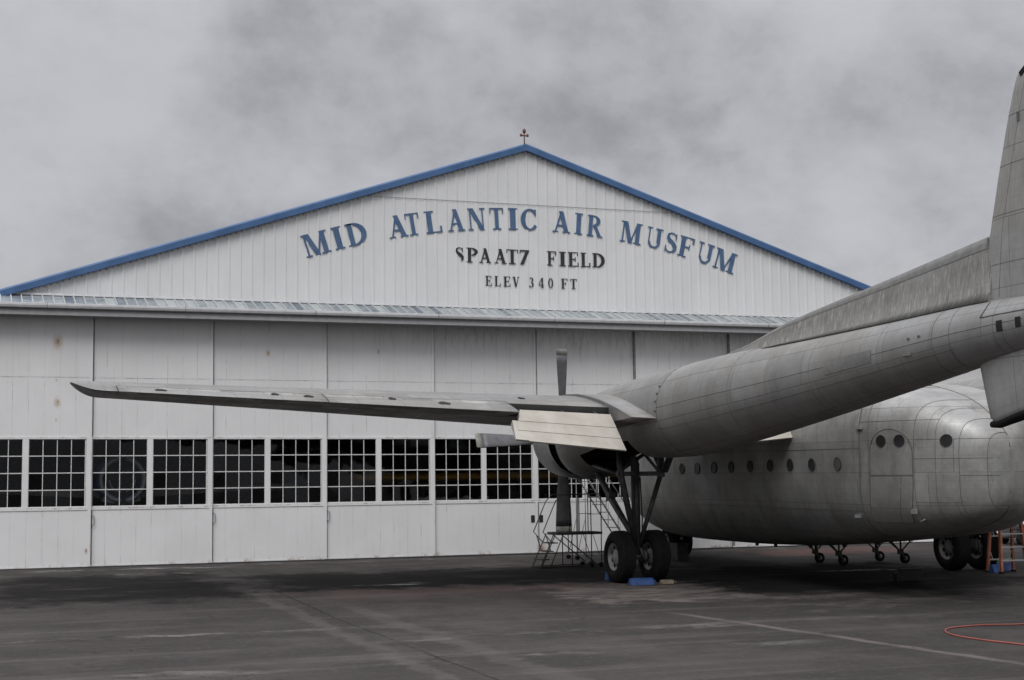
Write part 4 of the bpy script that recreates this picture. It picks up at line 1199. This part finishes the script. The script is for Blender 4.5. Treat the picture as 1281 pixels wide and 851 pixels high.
for y in (-.33,.33):
    mb=MB(); tb(mb,[(bot[0]+.05,y,bot[1]+.9),(top[0],y,top[1]+.9),(-.88,y,top[1]+.9),(-.88,y,2.16)],.013)
    for t in (.1,.35,.6,.85): 
        x=bot[0]+(top[0]-bot[0])*t; z=bot[1]+(top[1]-bot[1])*t; tb(mb,[(x,y,z),(x+.02,y,z+.9)],.009)
    tb(mb,[(bot[0],y,bot[1]+.45),(top[0],y,top[1]+.45)],.009)
    mb.build('stair_handrail',M['alu_step'],ts)
for x in (-.85,.80):
    for y in (-.31,.31):
        mb=MB(); mb.lathe([(-.025,.02),(-.025,.06),(.025,.06),(.025,.02)],(x,y,.06),'y',14); mb.build('castor',M['rubber'],ts)

# castor work stand behind the fuselage
cs=thing('castor_stand','dark steel stand on four castors, seen below the fuselage belly','work stand',(5.86,-6.85,ground(0,-6.85)),(0,0,rad(-4)))
hx,hy=.86,.62
mb=MB(); mb.bx(-1.0,1.0,-.7,.7,1.25,1.30); mb.build('stand_deck',M['darksteel'],cs)
for sx in (-1,1):
    for sy in (-1,1):
        mb=MB(); x,y=sx*hx,sy*hy
        tb(mb,[(x,y,.26),(x,y,1.25)],.024,8); tb(mb,[(x,y,.30),(x-.42,y,.64)],.02); tb(mb,[(x,y,.30),(x+.36,y,.64)],.02); tb(mb,[(x,y,.30),(x-.1,y-sy*.4,.62)],.018)
        mb.build('stand_leg',M['darksteel'],cs)
        mb=MB(); mb.bx(x-.07,x+.05,y-.06,y+.06,.24,.34); mb.bar((x,y-.05,.26),(x+.10,y-.05,.12),.015,.05); mb.bar((x,y+.05,.26),(x+.10,y+.05,.12),.015,.05); mb.build('castor_fork',M['darksteel'],cs)
        mb=MB(); mb.lathe([(-.03,.05),(-.035,.12),(-.02,.135),(.02,.135),(.035,.12),(.03,.05)],(x+.11,y,.135),'y',20); mb.build('castor_wheel',M['rubber'],cs)
        mb=MB(); mb.lathe([(-.038,0),(-.038,.055),(.038,.055),(.038,0)],(x+.11,y,.135),'y',14); mb.build('castor_hub',M['rim'],cs)
mb=MB()
for sy in (-1,1): tb(mb,[(-hx,sy*hy,.92),(hx,sy*hy,.92)],.025,8)
tb(mb,[(hx,-hy,.60),(hx,hy,.60)],.02,8); tb(mb,[(-.1,-hy,.58),(hx,-hy,.60)],.02,8)
for x in (-.55,.25,.95): mb.bx(x-.025,x+.025,-hy-.03,-hy+.03,.55,.95)
mb.build('stand_rails',M['darksteel'],cs)

# orange stepladder
sl=thing('stepladder','tall orange stepladder with aluminium treads standing beside the far main wheel','stepladder',(7.48,-10.6,ground(0,-10.6)),(0,0,rad(-6)))
Hh=3.0
def rail(y0,x0,y1,x1): return (x0,y0,0),(x1,y1,Hh)
# local: x across the treads, front (tread side) at -y
fl_=(-.34,-.28); fr_=(.34,-.28); tl=(-.17,-.06); tr_=(.17,-.06); bl=(-.34,.30); br_=(.34,.30); btl=(-.16,.06); btr=(.16,.06)
for a,b in ((fl_,tl),(fr_,tr_)):
    mb=MB(); mb.bar((a[0],a[1],0),(b[0],b[1],Hh),.05,.09,up=(0,1,0)); mb.build('front_rail',M['orange'],sl)
for a,b in ((bl,btl),(br_,btr)):
    mb=MB(); mb.bar((a[0],a[1],0),(b[0],b[1],Hh),.05,.075,up=(0,1,0)); mb.build('rear_rail',M['orange'],sl)
def lerp(a,b,t): return (a[0]+(b[0]-a[0])*t,a[1]+(b[1]-a[1])*t)
for i in range(9):
    t=(.305*(i+1))/Hh; a=lerp(fl_,tl,t); b=lerp(fr_,tr_,t)
    mb=MB(); mb.bx(a[0],b[0],a[1]-.05,a[1]+.05,t*Hh-.022,t*Hh+.006); mb.build('tread',M['alu_step'],sl)
for i in range(5):
    t=(.3+.55*i)/Hh; a=lerp(bl,btl,t); b=lerp(br_,btr,t)
    mb=MB(); mb.bar((a[0],a[1],t*Hh),(b[0],b[1],t*Hh),.02,.035)
    if i<4:
        t2=t+.25/Hh; a2=lerp(bl,btl,t2); mb.bar((a[0]+.12,a[1],t*Hh),(a2[0],a2[1],t2*Hh),.012,.02); b2=lerp(br_,btr,t2); mb.bar((b[0]-.12,b[1],t*Hh),(b2[0],b2[1],t2*Hh),.012,.02)
    mb.build('rear_brace',M['alu_step'],sl)
for x_ in (-1,1):
    mb=MB(); mb.bar((x_*.30,-.19,1.0),(x_*.30,.22,1.0),.012,.02); mb.build('spreader',M['alu_step'],sl)
mb=MB(); mb.bx(-.21,.21,-.12,.12,Hh,Hh+.05); mb.build('top_cap',M['orange'],sl)
for p in (fl_,fr_,bl,br_):
    mb=MB(); mb.bx(p[0]-.04,p[0]+.04,p[1]-.05,p[1]+.05,-.005,.05); mb.build('foot_pad',M['rubber'],sl)

# low cart by the far doors
ct=thing('ground_cart','low dark grey ground cart by the hangar doors, behind the orange stepladder','cart',(14.8,-2.2,ground(0,-2.2)))
mb=MB(); sec_=[(-.75,.18),(.85,.18),(.85,.42),(.35,.50),(-.35,.60),(-.55,.56),(-.75,.30)]
mb.loft([[(x,-.4,z) for x,z in sec_],[(x,.4,z) for x,z in sec_]],cap0=True,cap1=True,smooth=False); mb.build('cart_body',M['darksteel'],ct)
for x in (-.5,.6):
    for y in (-.4,.4):
        mb=MB(); mb.lathe([(-.05,.04),(-.05,.15),(-.03,.18),(.03,.18),(.05,.15),(.05,.04)],(x,y,.18),'y',20); mb.build('cart_wheel',M['rubber'],ct)

# ------------------------------------------------------------------ aircraft kept inside the hangar
pa=thing('radial_engine_airplane','silver and blue radial-engined airplane behind the hangar windows at the left','airplane',(-11.42,2.6,0))
mb=MB(); rings=[]
for y,r,zc in ((-.62,.50,2.2),(-.70,.60,2.2),(-.5,.66,2.2),(.1,.68,2.2),(.7,.66,2.2),(2.5,.6,2.15),(5,.4,2.1),(7,.15,2.2)):
    rings.append([(r*math.sin(2*PI*k/28),y,zc+r*math.cos(2*PI*k/28)) for k in range(28)])
mb.loft(rings,cap1=True); mb.build('fuselage',M['planeblue'],pa,fix=False)
mb=MB(); mb.lathe([(-.72,.52),(-.76,.57),(-.72,.62),(-.60,.64),(-.60,.54),(-.72,.52)],(0,0,2.2),'y',32); mb.build('cowl_ring',M['planewhite'],pa)
mb=MB(); mb.lathe([(-.1,.0),(-.1,.6),(-.14,.6),(-.2,.2),(-.55,.18),(-.8,.06),(-.84,0)],(0,0,2.2),'y',24)
for k in range(9):
    a=2*PI*k/9; mb.tube([(.18*math.sin(a),-.3,2.2+.18*math.cos(a)),(.5*math.sin(a),-.3,2.2+.5*math.cos(a))],[.09,.075],10)
mb.build('engine',M['strut'],pa)
mb=MB(); mb.tube([(.34*math.cos(a),-.55,2.2+.34*math.sin(a)) for a in [PI+PI*k/14 for k in range(15)]],.022,8); mb.build('exhaust_ring',M['planewhite'],pa)
mb=MB()
for sx in (-1,1): mb.hexa([(sx*.5,.4,1.7),(sx*5,.8,1.95),(sx*5,2.2,1.98),(sx*.5,2.6,1.72),(sx*.5,.4,1.9),(sx*5,.8,2.05),(sx*5,2.2,2.04),(sx*.5,2.6,1.86)])
mb.build('wing',M['greysteel'],pa)
mb=MB()
for sx in (-1,1):
    mb.hexa([(sx*.18,-.55,1.55),(sx*.50,-.5,1.62),(sx*.50,.3,1.62),(sx*.18,.3,1.55),(sx*.20,-.6,1.72),(sx*.46,-.55,1.86),(sx*.46,.3,1.86),(sx*.20,.3,1.72)])
mb.build('chin_scoops',M['planewhite'],pa)
mb=MB(); mb.hexa([(-.06,-.92,2.2),(.06,-.90,2.2),(.05,-.86,2.2),(-.05,-.88,2.2),(-.07,-.92,3.5),(.07,-.90,3.5),(.06,-.87,3.5),(-.06,-.89,3.5)]); mb.hexa([(-.06,-.92,.9),(.06,-.90,.9),(.05,-.86,.9),(-.05,-.88,.9),(-.07,-.92,2.2),(.07,-.90,2.2),(.06,-.87,2.2),(-.06,-.89,2.2)]); mb.build('propeller',M['black'],pa)
mb=MB()
for sx in (-1,1):
    mb.tube([(sx*1.4,1.0,1.8),(sx*1.4,.9,.4)],.06,8); mb.lathe([(-.09,.1),(-.1,.3),(-.05,.36),(.05,.36),(.1,.3),(.09,.1)],(sx*1.4,.9,.36),'x',20)
mb.build('landing_gear',M['black'],pa)
ya=thing('yellow_airplane','yellow high-winged light airplane behind the middle hangar windows','airplane',(-.5,3.2,0))
mb=MB(); xc=[0,.03,.12,.3,.6,1.0]; th=[0,.5,.85,1,.7,.05]; rings=[]
for x in (-4.3,4.4): rings.append([(x,-.75+1.6*s,2.16+.15*h) for s,h in zip(xc,th)]+[(x,-.75+1.6*s,2.16-.10*h) for s,h in list(zip(xc,th))[:0:-1]])
mb.loft(rings,cap0=True,cap1=True); mb.build('wing',M['yellow'],ya)
mb=MB(); rings=[]
for y,w,z0,z1 in ((-2.0,.25,1.0,1.5),(-1.6,.38,.85,1.65),(-.6,.45,.8,1.9),(1.0,.42,.85,2.0),(4.5,.08,1.2,1.5)): rings.append([(-w,y,z0),(w,y,z0),(w,y,z1),(-w,y,z1)])
mb.loft(rings,cap0=True,cap1=True,smooth=False); mb.build('fuselage',M['black'],ya)
mb=MB()
for sx in (-1,1):
    mb.tube([(sx*.45,-.3,.9),(sx*2.6,-.1,2.06)],.03,8); mb.tube([(sx*.4,-.5,.9),(sx*.9,-.5,.3)],.03,8); mb.lathe([(-.06,.06),(-.07,.2),(-.04,.25),(.04,.25),(.07,.2),(.06,.06)],(sx*.95,-.5,.25),'x',18)
mb.build('struts_and_wheels',M['black'],ya)
bt=thing('covered_bench','bench under a crumpled pale cloth just inside the windows right of centre','bench',(-1.7,2.4,0))
mb=MB(); random.seed(11); nx,ny=26,8; k=mb.add([(-1.3+2.6*i/nx,-.4+.8*j/ny,1.50+.10*math.sin(i*.7)*math.sin(j*1.1+i*.3)+random.uniform(-.03,.05)-(.25 if j in (0,ny) else 0)) for j in range(ny+1) for i in range(nx+1)])
for j in range(ny):
    for i in range(nx): a=k+j*(nx+1)+i; mb.face([a,a+1,a+nx+2,a+nx+1],True)
mb.build('cloth',M['cloth'],bt,fix=False)
mb=MB(); mb.bx(-1.25,1.25,-.35,.35,1.1,1.2)
for x in (-1.15,1.15):
    for y in (-.3,.3): mb.bx(x-.05,x+.05,y-.05,y+.05,0,1.1)
mb.build('bench_frame',M['darksteel'],bt)

# ------------------------------------------------------------------ world
SUN_EL, SUN_AZ = 50, 210      # compass style: direction the light comes from
w=bpy.data.worlds.new('World'); S.world=w; w.use_nodes=True
t=w.node_tree; n=t.nodes; l=t.links
bg=n['Background']; 
sky=n.new('ShaderNodeTexSky'); sky.sky_type='NISHITA'; sky.sun_disc=False; sky.sun_elevation=rad(SUN_EL); sky.sun_rotation=rad(SUN_AZ); sky.air_density=1.0; sky.dust_density=3
tc=n.new('ShaderNodeTexCoord'); sp=n.new('ShaderNodeSeparateXYZ'); l.new(tc.outputs['Generated'],sp.inputs[0])
def wm(op,a,b=0.0,c=0.0,cl=False):
    m=n.new('ShaderNodeMath'); m.operation=op; m.use_clamp=cl
    for i,x in enumerate((a,b,c)):
        if hasattr(x,'is_output'): l.new(x,m.inputs[i])
        else: m.inputs[i].default_value=x
    return m.outputs[0]
SKO=(8.8,.7,3.9); SKP=(3.7,7.7,5.2)
zz=wm('MAXIMUM',sp.outputs[2],0.0)
cmb=n.new('ShaderNodeCombineXYZ'); l.new(sp.outputs[0],cmb.inputs[0]); l.new(sp.outputs[1],cmb.inputs[1]); l.new(wm('MULTIPLY',sp.outputs[2],1.35),cmb.inputs[2])
def wn(scale,det,rough,loc,dist=0.0):
    mp=n.new('ShaderNodeMapping'); mp.inputs['Location'].default_value=loc; l.new(cmb.outputs[0],mp.inputs[0])
    x=n.new('ShaderNodeTexNoise'); l.new(mp.outputs[0],x.inputs['Vector']); x.inputs['Scale'].default_value=scale; x.inputs['Detail'].default_value=det; x.inputs['Roughness'].default_value=rough; x.inputs['Distortion'].default_value=dist
    return x.outputs['Fac']
def wr(v,a,b,c,d):
    x=n.new('ShaderNodeMapRange'); x.interpolation_type='SMOOTHSTEP'; l.new(v,x.inputs[0])
    for i,y in enumerate((a,b,c,d)): x.inputs[i+1].default_value=y
    return x.outputs[0]
n1=wn(7.0,9,.58,SKO,.12); n2=wn(2.9,4,.5,SKP,.05); 
cl=wm('ADD',wm('MULTIPLY',n1,.68),wm('MULTIPLY',n2,.32))
rmp=n.new('ShaderNodeValToRGB'); l.new(wr(cl,.335,.635,0,1),rmp.inputs[0])
e=rmp.color_ramp.elements; e[0].position=0; e[0].color=(.30,.302,.320,1); e[1].position=1; e[1].color=(.55,.552,.578,1)
m=rmp.color_ramp.elements.new(.5); m.color=(.445,.447,.470,1)
grad=wr(zz,.25,1.0,.98,4.0)
g2=n.new('ShaderNodeMix'); g2.data_type='RGBA'; g2.blend_type='MULTIPLY'; g2.inputs[0].default_value=1
l.new(rmp.outputs[0],g2.inputs[6]); cg=n.new('ShaderNodeCombineXYZ'); gs=wm('MULTIPLY',grad,10.0)
for i in range(3): l.new(gs,cg.inputs[i])
l.new(cg.outputs[0],g2.inputs[7])
mx=n.new('ShaderNodeMix'); mx.data_type='RGBA'; mx.inputs[0].default_value=.93; l.new(sky.outputs[0],mx.inputs[6]); l.new(g2.outputs[2],mx.inputs[7])
l.new(mx.outputs[2],bg.inputs[0]); bg.inputs[1].default_value=.10

sd=bpy.data.lights.new('sun','SUN'); sd.energy=1.4; sd.angle=rad(30); sd.color=(1,.99,.965)
so=bpy.data.objects.new('sun',sd); COL.objects.link(so)
az=rad(SUN_AZ); el=rad(SUN_EL)
d=Vector((math.sin(az)*math.cos(el), math.cos(az)*math.cos(el), math.sin(el)))
so.rotation_euler=d.to_track_quat('Z','Y').to_euler(); so.location=(0,-30,40)

# ------------------------------------------------------------------ camera
cd=bpy.data.cameras.new('camera'); co=bpy.data.objects.new('camera',cd); COL.objects.link(co); S.camera=co
F,cyaw,cp,cr_,cx,cyy,cz=1872.7,.3503,.0969,-.0131,-15.43,-39.81,1.90
fw=Vector((math.sin(cyaw)*math.cos(cp),math.cos(cyaw)*math.cos(cp),math.sin(cp))); r=Vector((math.cos(cyaw),-math.sin(cyaw),0)); u=r.cross(fw)
r2=r*math.cos(cr_)+u*math.sin(cr_); u2=-r*math.sin(cr_)+u*math.cos(cr_)
Mx=Matrix((r2,u2,-fw)).transposed().to_4x4(); Mx.translation=(cx,cyy,cz); co.matrix_world=Mx
cd.sensor_width=36; cd.lens=36*F/1281; cd.clip_end=3000; cd.clip_start=.1
S.view_settings.view_transform='Standard'; S.view_settings.look='None'; S.view_settings.exposure=0; S.view_settings.gamma=1
S.render.resolution_x=1024; S.render.resolution_y=680
